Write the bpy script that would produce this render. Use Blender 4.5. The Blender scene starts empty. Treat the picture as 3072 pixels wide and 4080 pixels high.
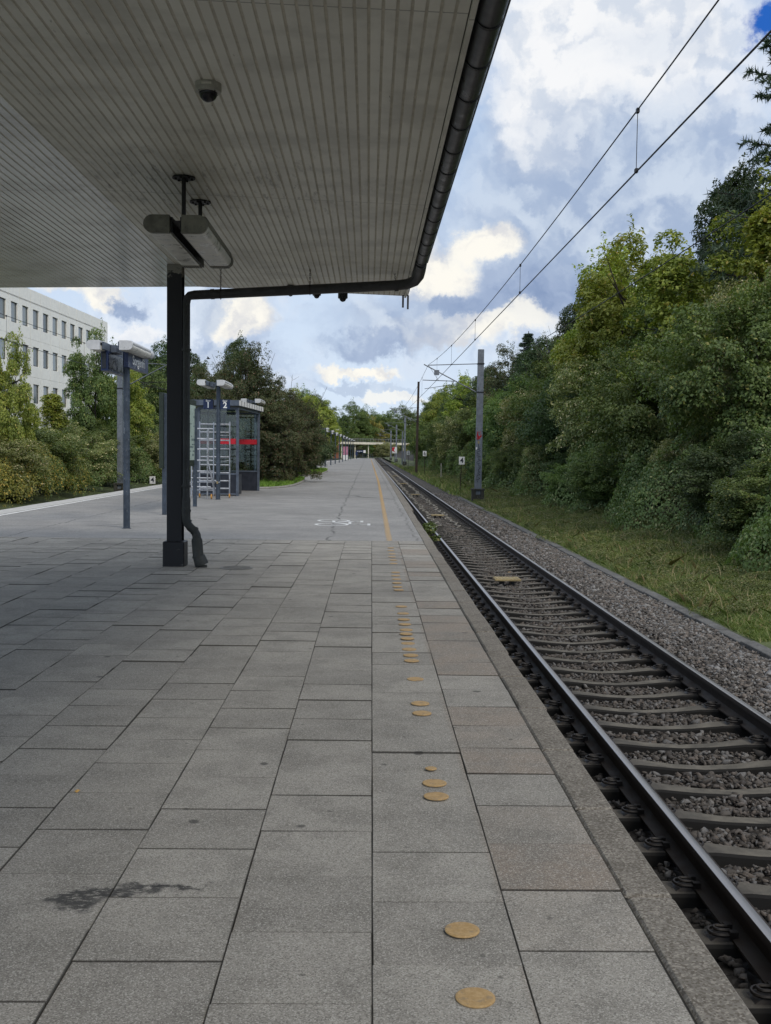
import bpy, math, random
import numpy as np
from mathutils import Vector, Matrix
R = math.radians
rnd = random.Random(7)
scene = bpy.context.scene
col = scene.collection

# ------------------------------------------------------------------ camera
cam_d = bpy.data.cameras.new('camera'); cam = bpy.data.objects.new('camera', cam_d); col.objects.link(cam)
cam_d.sensor_fit = 'VERTICAL'; cam_d.sensor_height = 36.0; cam_d.lens = 4240 / 4080 * 36.0
cam_d.clip_start = 0.05; cam_d.clip_end = 5000
yaw, pitch, roll = R(0.96), R(3.25), 0.0125
fw = Vector((math.sin(yaw) * math.cos(pitch), math.cos(yaw) * math.cos(pitch), -math.sin(pitch)))
r0 = Vector((math.cos(yaw), -math.sin(yaw), 0)); u0 = r0.cross(fw)
rt = r0 * math.cos(roll) + u0 * math.sin(roll); up = u0 * math.cos(roll) - r0 * math.sin(roll)
cam.matrix_world = Matrix(((rt.x, up.x, -fw.x, 0), (rt.y, up.y, -fw.y, 0), (rt.z, up.z, -fw.z, 1.70), (0, 0, 0, 1)))
scene.camera = cam

# ------------------------------------------------------------------ light
SUN_EL, SUN_AZ = R(40), R(148)          # azimuth clockwise from +Y (track direction): behind and to the right
sd = bpy.data.lights.new('sun', 'SUN'); sd.energy = 1.25; sd.angle = R(16); sd.color = (1.0, 0.92, 0.80)
so = bpy.data.objects.new('sun', sd); col.objects.link(so)
sdir = Vector((math.sin(SUN_AZ) * math.cos(SUN_EL), math.cos(SUN_AZ) * math.cos(SUN_EL), math.sin(SUN_EL)))
so.rotation_euler = sdir.to_track_quat('Z', 'Y').to_euler()
scene.view_settings.view_transform = 'Standard'; scene.view_settings.look = 'None'
scene.view_settings.exposure = 0.20; scene.view_settings.gamma = 1.0
try:
    scene.cycles.transparent_max_bounces = 16
except Exception:
    pass

class G:
    """small node-graph helper"""
    def __init__(s, nt): s.nt = nt; s.N = nt.nodes; s.L = nt.links
    def node(s, t, **kw):
        n = s.N.new(t)
        for k, v in kw.items(): setattr(n, k, v)
        return n
    def put(s, sock, v):
        if v is None: return
        if hasattr(v, 'is_output') or isinstance(v, bpy.types.NodeSocket): s.L.new(v, sock)
        else: sock.default_value = v
    def m(s, op, a, b=None, c=None, clamp=False):
        n = s.node('ShaderNodeMath', operation=op); n.use_clamp = clamp
        s.put(n.inputs[0], a); s.put(n.inputs[1], b); s.put(n.inputs[2], c); return n.outputs[0]
    def v(s, op, a, b=None, scale=None):
        n = s.node('ShaderNodeVectorMath', operation=op)
        s.put(n.inputs[0], a); s.put(n.inputs[1], b)
        if scale is not None: s.put(n.inputs[3], scale)
        return n.outputs[1] if op in ('LENGTH', 'DISTANCE', 'DOT_PRODUCT') else n.outputs[0]
    def mix(s, f, a, b, mode='MIX'):
        n = s.node('ShaderNodeMix', data_type='RGBA', blend_type=mode)
        s.put(n.inputs[0], f)
        for i, q in ((6, a), (7, b)):
            if isinstance(q, tuple) and len(q) == 3: q = q + (1,)
            s.put(n.inputs[i], q)
        return n.outputs[2]
    def ramp(s, x, lo, hi, smooth=True, a=0.0, b=1.0):
        n = s.node('ShaderNodeMapRange'); n.interpolation_type = 'SMOOTHSTEP' if smooth else 'LINEAR'
        s.put(n.inputs[0], x); s.put(n.inputs[1], lo); s.put(n.inputs[2], hi); s.put(n.inputs[3], a); s.put(n.inputs[4], b)
        return n.outputs[0]
    def noise(s, vec, scale, detail=4, rough=0.55, dist=0.0, dim='3D'):
        n = s.node('ShaderNodeTexNoise'); n.noise_dimensions = dim
        s.put(n.inputs['Vector'], vec); n.inputs['Scale'].default_value = scale; n.inputs['Detail'].default_value = detail
        n.inputs['Roughness'].default_value = rough; n.inputs['Distortion'].default_value = dist
        return n.outputs[0], n.outputs[1]
    def voro(s, vec, scale, feature='F1', rnd_=1.0):
        n = s.node('ShaderNodeTexVoronoi', feature=feature)
        s.put(n.inputs['Vector'], vec); n.inputs['Scale'].default_value = scale; n.inputs['Randomness'].default_value = rnd_
        return n
    def xyz(s, v):
        n = s.node('ShaderNodeSeparateXYZ'); s.put(n.inputs[0], v); return n.outputs
    def comb(s, x, y, z=0.0):
        n = s.node('ShaderNodeCombineXYZ'); s.put(n.inputs[0], x); s.put(n.inputs[1], y); s.put(n.inputs[2], z); return n.outputs[0]
    def pos(s): return s.node('ShaderNodeNewGeometry').outputs['Position']
    def island(s): return s.node('ShaderNodeNewGeometry').outputs['Random Per Island']
    def objc(s): return s.node('ShaderNodeTexCoord').outputs['Object']
    def bump(s, h, strength=0.3, dist=0.01):
        n = s.node('ShaderNodeBump'); s.put(n.inputs['Height'], h); n.inputs['Strength'].default_value = strength
        n.inputs['Distance'].default_value = dist; return n.outputs[0]

def lin(r, g, b):
    f = lambda c: (c / 255 / 12.92) if c / 255 <= 0.04045 else ((c / 255 + 0.055) / 1.055) ** 2.4
    return (f(r), f(g), f(b), 1)

# ------------------------------------------------------------------ world: physical sky with procedural cumulus
w = bpy.data.worlds.new('World'); scene.world = w; w.use_nodes = True
g = G(w.node_tree); g.N.clear()
sky = g.node('ShaderNodeTexSky', sky_type='NISHITA'); sky.sun_disc = False
sky.sun_elevation = SUN_EL; sky.sun_rotation = SUN_AZ; sky.air_density = 1.0; sky.dust_density = 1.0
BG = 0.10
d = g.v('NORMALIZE', g.node('ShaderNodeTexCoord').outputs['Generated'])
dx, dy, dz = g.xyz(d)
U = g.m('ARCTAN2', dx, dy); V = g.m('ARCSINE', dz)
P0 = g.comb(U, V, 0.0)
_, w1 = g.noise(P0, 9.0, 9, 0.64)
_, w2 = g.noise(P0, 34.0, 7, 0.66)
warp = g.v('ADD', g.v('SCALE', g.v('SUBTRACT', w1, (0.5, 0.5, 0.5)), scale=0.085), g.v('SCALE', g.v('SUBTRACT', w2, (0.5, 0.5, 0.5)), scale=0.036))
P = g.v('MULTIPLY', g.v('ADD', P0, warp), (1, 1, 0))
def blob(x, y, rx, ry, soft=0.34):
    """direction blob; x, y given as picture degrees*pi/180*2299 offsets for readability"""
    cx, cy = math.atan((x - 797) / 2299), math.atan((975 - y) / 2299)
    q = g.v('MULTIPLY', g.v('SUBTRACT', P, (cx, cy, 0)), (2299 / rx, 2299 / ry, 0))
    return g.ramp(g.v('LENGTH', q), 1.0 + soft, 1.0 - soft)
def C(r, g_, b, k=1.0):
    c = lin(r, g_, b); return tuple(q / BG * k for q in c[:3]) + (1,)
nA, _ = g.noise(P, 7.0, 7, 0.6)
nB0, _ = g.noise(P, 13.0, 8, 0.6)
nB1, _ = g.noise(g.v('ADD', P, (-0.010, -0.014, 0)), 13.0, 3, 0.6)
nB2, _ = g.noise(g.v('ADD', P, (0, 0, 0)), 13.0, 3, 0.6)
nB = g.m('ADD', g.m('MULTIPLY', nB0, 0.6), g.m('ADD', 0.20, g.m('MULTIPLY', g.m('SUBTRACT', nB2, nB1), 1.5)))
base = g.mix(g.ramp(V, 0.0, 0.42), C(205, 219, 235), C(148, 178, 218))
base = g.mix(g.ramp(V, 0.42, 0.75), base, g.mix(0.45, sky.outputs[0], C(228, 230, 232, 1.25)))
# general cloud deck (also all around the place)
deckc = g.mix(g.ramp(nB, 0.25, 0.75), C(165, 180, 206), C(218, 225, 235))
base = g.mix(g.m('MULTIPLY', g.ramp(nA, 0.44, 0.60), 0.8), base, g.mix(g.ramp(V, 0.45, 0.7), deckc, C(238, 238, 236, 1.35)))
white = g.mix(g.ramp(nB, 0.30, 0.62), C(200, 208, 220), C(240, 241, 243, 0.93))
grey = g.mix(g.ramp(nB, 0.25, 0.75), C(154, 171, 198), C(192, 204, 220))
warmw = g.mix(g.ramp(nB, 0.28, 0.58), C(208, 209, 212), C(246, 243, 234, 0.94))
dark = g.mix(g.ramp(nB, 0.2, 0.8), C(128, 147, 180), C(156, 172, 199))
def paint(c, cols, *a, k=1.0, **kw):
    f = blob(*a, **kw)
    if k != 1.0: f = g.m('MULTIPLY', f, k)
    return g.mix(f, c, cols)
c = base
c = paint(c, grey, 1330, 460, 330, 210, k=0.9, soft=0.7)
c = paint(c, grey, 1150, 330, 150, 150, k=0.7, soft=0.7)
c = paint(c, white, 1300, 90, 300, 140, soft=0.42)
c = paint(c, white, 1180, 250, 110, 110, k=0.9)
c = paint(c, white, 1480, 215, 170, 90, k=0.6, soft=0.6)
c = paint(c, grey, 1400, 350, 200, 80, k=0.75, soft=0.8)
c = paint(c, grey, 1260, 275, 100, 45, k=0.5, soft=0.8)
c = paint(c, grey, 1400, 130, 110, 40, k=0.4, soft=0.8)
c = paint(c, C(40, 95, 180), 1630, 95, 42, 26, soft=0.5)
c = paint(c, C(60, 110, 190), 1655, 0, 50, 18, soft=0.6)
c = paint(c, grey, 1180, 520, 240, 90, k=0.8, soft=0.8)
c = paint(c, dark, 1130, 640, 190, 60, soft=0.7)
c = paint(c, warmw, 930, 590, 75, 60)
c = paint(c, warmw, 1030, 535, 70, 38)
c = paint(c, warmw, 960, 720, 130, 34, k=0.95)
c = paint(c, warmw, 1100, 700, 90, 30, k=0.8)
c = paint(c, dark, 985, 662, 70, 22)
c = paint(c, grey, 850, 700, 140, 55, k=0.85, soft=0.6)
c = paint(c, dark, 800, 752, 100, 20, k=0.8, soft=0.55)
c = paint(c, warmw, 520, 700, 70, 42)
c = paint(c, grey, 450, 690, 34, 38, k=0.8)
c = paint(c, grey, 470, 765, 90, 22, k=0.8)
c = paint(c, warmw, 150, 640, 60, 30)
c = paint(c, warmw, 220, 675, 46, 26)
c = paint(c, dark, 288, 693, 30, 14, k=0.85, soft=0.5)
c = paint(c, white, 300, 735, 60, 18, k=0.8)
c = paint(c, warmw, 770, 805, 95, 13)
c = paint(c, warmw, 850, 852, 90, 12, k=0.7)
c = paint(c, grey, 780, 833, 110, 9, k=0.6)
c = paint(c, warmw, 806, 903, 12, 8)
ground_c = C(110, 115, 110, 0.5)
c = g.mix(g.ramp(V, -0.02, -0.06), c, ground_c)
bg = g.node('ShaderNodeBackground'); g.L.new(c, bg.inputs[0]); bg.inputs[1].default_value = BG
out = g.node('ShaderNodeOutputWorld'); g.L.new(bg.outputs[0], out.inputs[0])
try:
    w.cycles.sampling_method = 'MANUAL'; w.cycles.sample_map_resolution = 1024
except Exception:
    pass

# ------------------------------------------------------------------ materials
def mat(name):
    m = bpy.data.materials.new(name); m.use_nodes = True
    gg = G(m.node_tree); b = m.node_tree.nodes['Principled BSDF']; return m, gg, b
def simple(name, c, rough=0.6, metal=0.0, var=0.25, scale=12.0, bump=0.1, dirt=None, spec=0.5, coords='pos'):
    """plain painted/metal surface with mottled tone and light wear"""
    m, gg, b = mat(name)
    p = gg.pos() if coords == 'pos' else gg.objc()
    n1, _ = gg.noise(p, scale, 6, 0.62); n2, _ = gg.noise(p, scale * 0.17, 3, 0.5)
    f = gg.m('ADD', gg.m('MULTIPLY', n1, 0.6), gg.m('MULTIPLY', n2, 0.4))
    lo = tuple(x * (1 - var) for x in c[:3]); hi = tuple(min(1, x * (1 + var)) for x in c[:3])
    cc = gg.mix(gg.ramp(f, 0.35, 0.65), lo, hi)
    if dirt:
        n3, _ = gg.noise(p, scale * 2.1, 5, 0.7); cc = gg.mix(gg.m('MULTIPLY', gg.ramp(n3, 0.60, 0.68), 0.8), cc, dirt)
    gg.L.new(cc, b.inputs['Base Color'])
    gg.L.new(gg.ramp(n1, 0.3, 0.7, a=max(0.05, rough - 0.12), b=min(1, rough + 0.12)), b.inputs['Roughness'])
    b.inputs['Metallic'].default_value = metal
    b.inputs['Specular IOR Level'].default_value = spec
    if bump: gg.L.new(gg.bump(n1, bump, 0.004), b.inputs['Normal'])
    return m
M = {}
M['ink_blue'] = simple('post_paint', (0.045, 0.062, 0.088), 0.45, 0, 0.3, 9, 0.1, (0.16, 0.17, 0.18))
M['shelter'] = simple('shelter_paint', (0.085, 0.105, 0.14), 0.4, 0, 0.25, 6, 0.08)
M['shelter_dark'] = simple('shelter_panel', (0.018, 0.022, 0.034), 0.45, 0, 0.3, 6, 0.08)
M['column'] = simple('column_paint', (0.006, 0.0065, 0.008), 0.55, 0, 0.3, 14, 0.15, None, 0.3)
M['zinc'] = simple('aged_zinc', (0.045, 0.044, 0.046), 0.5, 0.3, 0.35, 11, 0.15)
M['zinc_d'] = simple('drain_zinc', (0.034, 0.036, 0.032), 0.6, 0.1, 0.45, 13, 0.25, (0.09, 0.10, 0.085))
M['gutter'] = simple('gutter_zinc', (0.065, 0.065, 0.072), 0.38, 0.45, 0.3, 7, 0.06)
M['black'] = simple('black_steel', (0.008, 0.008, 0.009), 0.5, 0, 0.3, 20, 0.1)
M['chain'] = simple('rusty_chain', (0.02, 0.012, 0.009), 0.8, 0, 0.4, 40, 0.1)
M['lampw'] = simple('lamp_housing', (0.58, 0.59, 0.60), 0.4, 0, 0.12, 7, 0.05, (0.25, 0.25, 0.22))
M['lampdirty'] = simple('dirty_lamp_housing', (0.16, 0.155, 0.12), 0.6, 0, 0.4, 9, 0.1, (0.03, 0.035, 0.02))
M['diffuser'] = simple('lamp_diffuser', (0.62, 0.60, 0.54), 0.35, 0, 0.25, 6, 0.03, (0.16, 0.13, 0.09))
M['camw'] = simple('camera_shell', (0.38, 0.37, 0.33), 0.45, 0, 0.2, 30, 0.05)
M['dome'] = simple('smoked_dome', (0.006, 0.006, 0.010), 0.08, 0, 0.1, 5, 0)
M['alu'] = simple('aluminium', (0.50, 0.52, 0.56), 0.35, 0.75, 0.12, 10, 0.05)
M['orange'] = simple('wheel_orange', (0.55, 0.27, 0.05), 0.5, 0, 0.2, 10, 0)
M['signblue'] = simple('sign_blue', (0.010, 0.022, 0.075), 0.35, 0, 0.15, 5, 0)
M['displayblack'] = simple('display_glass', (0.006, 0.007, 0.010), 0.15, 0, 0.2, 5, 0)
M['white'] = simple('white_paint', (0.78, 0.78, 0.76), 0.5, 0, 0.08, 9, 0)
M['letter'] = simple('white_lettering', (0.85, 0.85, 0.83), 0.5, 0, 0.03, 9, 0)
M['letterdark'] = simple('dark_lettering', (0.012, 0.015, 0.03), 0.5, 0, 0.1, 9, 0)
M['red'] = simple('red_band', (0.50, 0.015, 0.03), 0.35, 0, 0.1, 6, 0)
M['galv'] = simple('galvanised_mast', (0.17, 0.19, 0.22), 0.55, 0.25, 0.22, 8, 0.1, (0.09, 0.09, 0.09))
M['brownpole'] = simple('tarred_pole', (0.028, 0.018, 0.012), 0.8, 0, 0.35, 10, 0.2)
M['rustpole'] = simple('rusty_post', (0.035, 0.022, 0.016), 0.85, 0, 0.4, 20, 0.1)
M['concrete'] = simple('weathered_concrete', (0.28, 0.27, 0.25), 0.9, 0, 0.25, 10, 0.4, (0.12, 0.12, 0.10))
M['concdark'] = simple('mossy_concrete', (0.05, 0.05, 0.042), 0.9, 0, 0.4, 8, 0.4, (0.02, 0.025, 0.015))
M['trough'] = simple('cable_trough_concrete', (0.11, 0.11, 0.108), 0.9, 0, 0.35, 14, 0.5, (0.30, 0.30, 0.29))
M['bridge'] = simple('bridge_concrete', (0.78, 0.73, 0.60), 0.8, 0, 0.12, 1.5, 0.1)
M['wire'] = simple('copper_wire', (0.02, 0.021, 0.023), 0.6, 0.3, 0.1, 3, 0)
M['cable'] = simple('loop_cable', (0.34, 0.32, 0.28), 0.7, 0, 0.25, 3, 0)
M['balise'] = simple('balise_yellow', (0.27, 0.215, 0.11), 0.7, 0, 0.3, 14, 0.2, (0.15, 0.11, 0.05))
M['bark'] = simple('bark', (0.045, 0.036, 0.028), 0.9, 0, 0.4, 12, 0.5)
M['clip'] = simple('rail_clip_steel', (0.022, 0.018, 0.016), 0.55, 0.3, 0.35, 40, 0.1)
M['leafy'] = simple('dry_leaf', (0.50, 0.30, 0.09), 0.7, 0, 0.2, 40, 0.1)
M['wood'] = simple('bench_wood', (0.22, 0.10, 0.04), 0.6, 0, 0.25, 12, 0.1)
M['mapgreen'] = simple('timetable_print', (0.42, 0.52, 0.47), 0.4, 0, 0.06, 3, 0)
M['brick'] = simple('red_brick', (0.30, 0.12, 0.07), 0.85, 0, 0.2, 6, 0.2)
M['soil'] = simple('dark_soil', (0.022, 0.018, 0.012), 0.95, 0, 0.4, 8, 0.4)
M['sand'] = simple('joint_sand', (0.020, 0.019, 0.016), 0.95, 0, 0.4, 30, 0.3)
M['chalk'] = simple('yellow_chalk', (0.35, 0.26, 0.05), 0.9, 0, 0.4, 60, 0)
M['steeltrack'] = None

def m_glass():
    m, gg, b = mat('pane_glass')
    tr = gg.node('ShaderNodeBsdfTransparent'); tr.inputs[0].default_value = (0.80, 0.86, 0.84, 1)
    gl = gg.node('ShaderNodeBsdfGlossy'); gl.inputs[1].default_value = 0.04
    fr = gg.node('ShaderNodeFresnel'); fr.inputs[0].default_value = 1.5
    mx = gg.node('ShaderNodeMixShader')
    gg.L.new(gg.m('ADD', fr.outputs[0], 0.03), mx.inputs[0]); gg.L.new(tr.outputs[0], mx.inputs[1]); gg.L.new(gl.outputs[0], mx.inputs[2])
    gg.L.new(mx.outputs[0], m.node_tree.nodes['Material Output'].inputs[0]); return m
M['glass'] = m_glass()

def m_window():
    m, gg, b = mat('office_window_glass')
    oi = gg.node('ShaderNodeObjectInfo').outputs['Random']
    gg.L.new(gg.mix(oi, (0.04, 0.06, 0.07), (0.24, 0.28, 0.29)), b.inputs['Base Color'])
    b.inputs['Roughness'].default_value = 0.08; return m
M['window'] = m_window()

def m_tiles():
    m, gg, b = mat('paving_slabs')
    p = gg.pos(); isl = gg.island()
    n1, _ = gg.noise(p, 260, 2, 0.6); n2, _ = gg.noise(p, 3.2, 5, 0.6); n3, _ = gg.noise(p, 0.6, 4, 0.6)
    base = gg.mix(isl, (0.275, 0.260, 0.230), (0.355, 0.337, 0.298))
    px, py, _z = gg.xyz(p)
    reds = gg.m('MULTIPLY', gg.ramp(px, 0.50, 0.56), gg.ramp(gg.m('FRACT', gg.m('MULTIPLY', isl, 7.31)), 0.25, 0.6))
    base = gg.mix(gg.m('MULTIPLY', reds, 0.8), base, (0.25, 0.200, 0.155))
    base = gg.mix(gg.m('MULTIPLY', gg.ramp(n2, 0.40, 0.66), 0.6), base, (0.19, 0.18, 0.158))
    base = gg.mix(gg.m('MULTIPLY', gg.ramp(n3, 0.50, 0.66), 0.40), base, (0.13, 0.125, 0.11))
    v = gg.voro(p, 230); sp = gg.xyz(v.outputs['Color'])[0]
    base = gg.mix(gg.m('MULTIPLY', gg.ramp(sp, 0.76, 0.90), 0.65), base, (0.50, 0.48, 0.44))
    base = gg.mix(gg.m('MULTIPLY', gg.ramp(sp, 0.34, 0.12), 0.6), base, (0.10, 0.092, 0.08))
    # chewing gum and drips
    nw, nwc = gg.noise(p, 9.0, 3); pw = gg.v('ADD', p, gg.v('SCALE', nwc, scale=0.05))
    v2 = gg.voro(gg.v('MULTIPLY', pw, (1, 1, 0)), 2.6)
    gum = gg.m('MULTIPLY', gg.ramp(v2.outputs['Distance'], 0.085, 0.05), gg.ramp(gg.xyz(v2.outputs['Color'])[1], 0.30, 0.40))
    base = gg.mix(gg.m('MULTIPLY', gum, 0.75), base, (0.045, 0.043, 0.04))
    v3 = gg.voro(gg.v('MULTIPLY', pw, (1, 1, 0)), 7.0)
    gum2 = gg.m('MULTIPLY', gg.ramp(v3.outputs['Distance'], 0.10, 0.06), gg.ramp(gg.xyz(v3.outputs['Color'])[1], 0.62, 0.68))
    base = gg.mix(gg.m('MULTIPLY', gum2, 0.6), base, (0.06, 0.057, 0.05))
    # the tar stain in the foreground, two lobes with feathery edge
    nn, nc = gg.noise(p, 8.0, 6, 0.7); nn2, _ = gg.noise(p, 22.0, 5, 0.7)
    for cx, cy, rx, ry in ((-1.10, 3.95, 0.15, 0.10), (-0.84, 4.05, 0.16, 0.09), (-0.72, 4.06, 0.16, 0.03), (-0.97, 3.99, 0.10, 0.05)):
        q = gg.v('MULTIPLY', gg.v('SUBTRACT', gg.v('ADD', p, gg.v('SCALE', gg.v('SUBTRACT', nc, (0.5, 0.5, 0.5)), scale=0.35)), (cx, cy, 0)), (1 / rx, 1 / ry, 0))
        f = gg.m('MULTIPLY', gg.ramp(gg.v('LENGTH', q), 1.1, 0.4), gg.ramp(gg.noise(gg.v('MULTIPLY', p, (1, 2.2, 1)), 17, 6, 0.75)[0], 0.38, 0.50))
        base = gg.mix(gg.m('MULTIPLY', f, 0.88), base, (0.025, 0.025, 0.025))
    gnz = gg.xyz(gg.node('ShaderNodeNewGeometry').outputs['True Normal'])[2]
    base = gg.mix(gg.ramp(gnz, 0.93, 0.80, b=0.8), base, (0.03, 0.028, 0.024))      # dirt packed into the joints
    gg.L.new(base, b.inputs['Base Color']); b.inputs['Roughness'].default_value = 0.88
    gg.L.new(gg.bump(gg.m('ADD', n1, gg.m('MULTIPLY', sp, 0.6)), 0.5, 0.003), b.inputs['Normal'])
    return m
M['tiles'] = m_tiles()

def m_asphalt():
    m, gg, b = mat('platform_asphalt')
    p = gg.pos(); n1, _ = gg.noise(p, 90, 3, 0.7); n2, _ = gg.noise(p, 1.1, 6, 0.6); n3, _ = gg.noise(p, 0.16, 4, 0.55)
    base = gg.mix(gg.ramp(n2, 0.3, 0.7), (0.225, 0.222, 0.216), (0.305, 0.299, 0.287))
    base = gg.mix(gg.m('MULTIPLY', gg.ramp(n3, 0.42, 0.6), 0.35), base, (0.15, 0.148, 0.145))
    sp = gg.xyz(gg.voro(p, 70).outputs['Color'])[0]
    base = gg.mix(gg.m('MULTIPLY', gg.ramp(sp, 0.80, 0.95), 0.6), base, (0.42, 0.41, 0.39))
    base = gg.mix(gg.m('MULTIPLY', gg.ramp(sp, 0.25, 0.05), 0.5), base, (0.07, 0.07, 0.07))
    px, py, _z = gg.xyz(p)
    nw, _ = gg.noise(p, 0.9, 5, 0.7)
    for x0, k in ((-0.75, 1.0), (-6.9, 0.8), (0.95, 0.7)):      # worn paving seams running along the platform
        dd = gg.m('ABSOLUTE', gg.m('ADD', gg.m('SUBTRACT', px, x0), gg.m('MULTIPLY', gg.m('SUBTRACT', nw, 0.5), 0.5)))
        f = gg.m('MULTIPLY', gg.ramp(dd, 0.035, 0.01), gg.ramp(n2, 0.38, 0.52, b=k * 0.75))
        base = gg.mix(f, base, (0.045, 0.045, 0.045))
    v = gg.voro(gg.v('ADD', gg.v('MULTIPLY', p, (0.10, 0.30, 0)), gg.v('SCALE', gg.noise(p, 0.7, 5)[1], scale=0.12)), 1.0, 'DISTANCE_TO_EDGE')
    f = gg.m('MULTIPLY', gg.ramp(v.outputs['Distance'], 0.008, 0.002), gg.ramp(n3, 0.45, 0.55, b=0.7))
    base = gg.mix(f, base, (0.05, 0.05, 0.05))
    gg.L.new(base, b.inputs['Base Color']); b.inputs['Roughness'].default_value = 0.85
    gg.L.new(gg.bump(gg.m('ADD', n1, sp), 0.4, 0.004), b.inputs['Normal']); return m
M['asphalt'] = m_asphalt()

def m_kerb():
    m, gg, b = mat('exposed_aggregate_kerb')
    p = gg.pos(); isl = gg.island(); n2, _ = gg.noise(p, 4, 5, 0.6)
    base = gg.mix(gg.ramp(n2, 0.35, 0.65), (0.13, 0.115, 0.092), (0.20, 0.18, 0.15))
    base = gg.mix(gg.m('MULTIPLY', isl, 0.35), base, (0.24, 0.23, 0.205))
    sp = gg.xyz(gg.voro(p, 120).outputs['Color'])[0]
    base = gg.mix(gg.m('MULTIPLY', gg.ramp(sp, 0.70, 0.90), 0.55), base, (0.38, 0.35, 0.30))
    base = gg.mix(gg.m('MULTIPLY', gg.ramp(sp, 0.38, 0.18), 0.6), base, (0.075, 0.058, 0.042))
    gg.L.new(base, b.inputs['Base Color']); b.inputs['Roughness'].default_value = 0.9
    gg.L.new(gg.bump(sp, 0.6, 0.005), b.inputs['Normal']); return m
M['kerb'] = m_kerb()

def m_ceiling():
    m, gg, b = mat('painted_soffit_boards')
    p = gg.pos(); px, py, pz = gg.xyz(p); isl = gg.island()
    n1, _ = gg.noise(p, 1.6, 5, 0.6); n2, _ = gg.noise(gg.v('MULTIPLY', p, (18, 3.0, 1)), 1.0, 6, 0.7)
    base = gg.mix(isl, (0.70, 0.675, 0.605), (0.79, 0.765, 0.69))
    base = gg.mix(gg.ramp(px, -2.79, -2.81, False), base, (0.82, 0.84, 0.83))   # boards left of the crease are paler and cooler
    base = gg.mix(gg.m('MULTIPLY', gg.ramp(n1, 0.42, 0.68), 0.35), base, (0.27, 0.255, 0.215))
    # flaking and rust specks, strongest near the ends and by the fittings
    base = gg.mix(gg.m('MULTIPLY', gg.ramp(n2, 0.67, 0.74), 0.8), base, (0.05, 0.032, 0.020))
    near = gg.m('MAXIMUM', gg.ramp(gg.v('LENGTH', gg.v('SUBTRACT', p, (-1.7, 10.9, 4.3))), 2.6, 0.6), gg.ramp(py, 15.2, 17.6, b=0.7))
    base = gg.mix(gg.m('MULTIPLY', gg.m('MULTIPLY', near, gg.ramp(n2, 0.54, 0.66)), 0.5), base, (0.10, 0.08, 0.06))
    # board ends butting every few metres
    e = gg.m('FRACT', gg.m('DIVIDE', gg.m('ADD', py, 0.9), 4.8))
    base = gg.mix(gg.m('MULTIPLY', gg.ramp(gg.m('ABSOLUTE', gg.m('SUBTRACT', e, 0.5)), 0.0018, 0.0008), 0.6), base, (0.08, 0.07, 0.06))
    gg.L.new(base, b.inputs['Base Color']); gg.L.new(gg.ramp(px, -2.81, -2.79, False, 0.18, 0.42), b.inputs['Roughness'])
    b.inputs['Specular IOR Level'].default_value = 0.5
    gg.L.new(gg.bump(n2, 0.15, 0.003), b.inputs['Normal']); return m
M['ceil'] = m_ceiling()
M['groove'] = simple('soffit_groove', (0.58, 0.54, 0.46), 0.9, 0, 0.15, 9, 0.1)

def m_stone():
    m, gg, b = mat('ballast_stone')
    isl = gg.island(); p = gg.pos(); n, _ = gg.noise(p, 90, 4, 0.65)
    r = gg.node('ShaderNodeValToRGB'); cr = r.color_ramp
    cr.elements[0].color = (0.055, 0.050, 0.048, 1); cr.elements[1].color = (0.34, 0.33, 0.32, 1); cr.elements[1].position = 1
    for ps, c_ in ((0.25, (0.10, 0.092, 0.084, 1)), (0.5, (0.165, 0.15, 0.135, 1)), (0.7, (0.22, 0.185, 0.16, 1)), (0.86, (0.22, 0.225, 0.23, 1))):
        e = cr.elements.new(ps); e.color = c_
    gg.L.new(isl, r.inputs[0])
    px, py, _z = gg.xyz(p)
    side = gg.mix(gg.m('MULTIPLY', gg.ramp(px, 3.75, 3.3), 0.42), r.outputs[0], (0.045, 0.035, 0.028))   # brake dust and grease in the four-foot
    gg.L.new(gg.mix(gg.ramp(n, 0.3, 0.75), gg.mix(0.35, side, (0.04, 0.035, 0.03)), side), b.inputs['Base Color'])
    b.inputs['Roughness'].default_value = 0.9; gg.L.new(gg.bump(n, 0.4, 0.004), b.inputs['Normal']); return m
M['stone'] = m_stone()
def m_ballastbed():
    m, gg, b = mat('ballast_bed')
    p = gg.pos(); v = gg.voro(p, 17); cx = gg.xyz(v.outputs['Color'])[0]; px = gg.xyz(p)[0]
    base = gg.mix(cx, (0.02, 0.018, 0.016), (0.15, 0.14, 0.128))
    base = gg.mix(gg.ramp(v.outputs['Distance'], 0.45, 0.75), base, (0.012, 0.011, 0.010))
    base = gg.mix(gg.m('MULTIPLY', gg.ramp(px, 3.75, 3.3), 0.6), base, (0.035, 0.028, 0.022))
    gg.L.new(base, b.inputs['Base Color']); b.inputs['Roughness'].default_value = 0.95
    gg.L.new(gg.bump(gg.m('SUBTRACT', 1.0, v.outputs['Distance']), 1.0, 0.04), b.inputs['Normal']); return m
M['bed'] = m_ballastbed()
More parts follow.
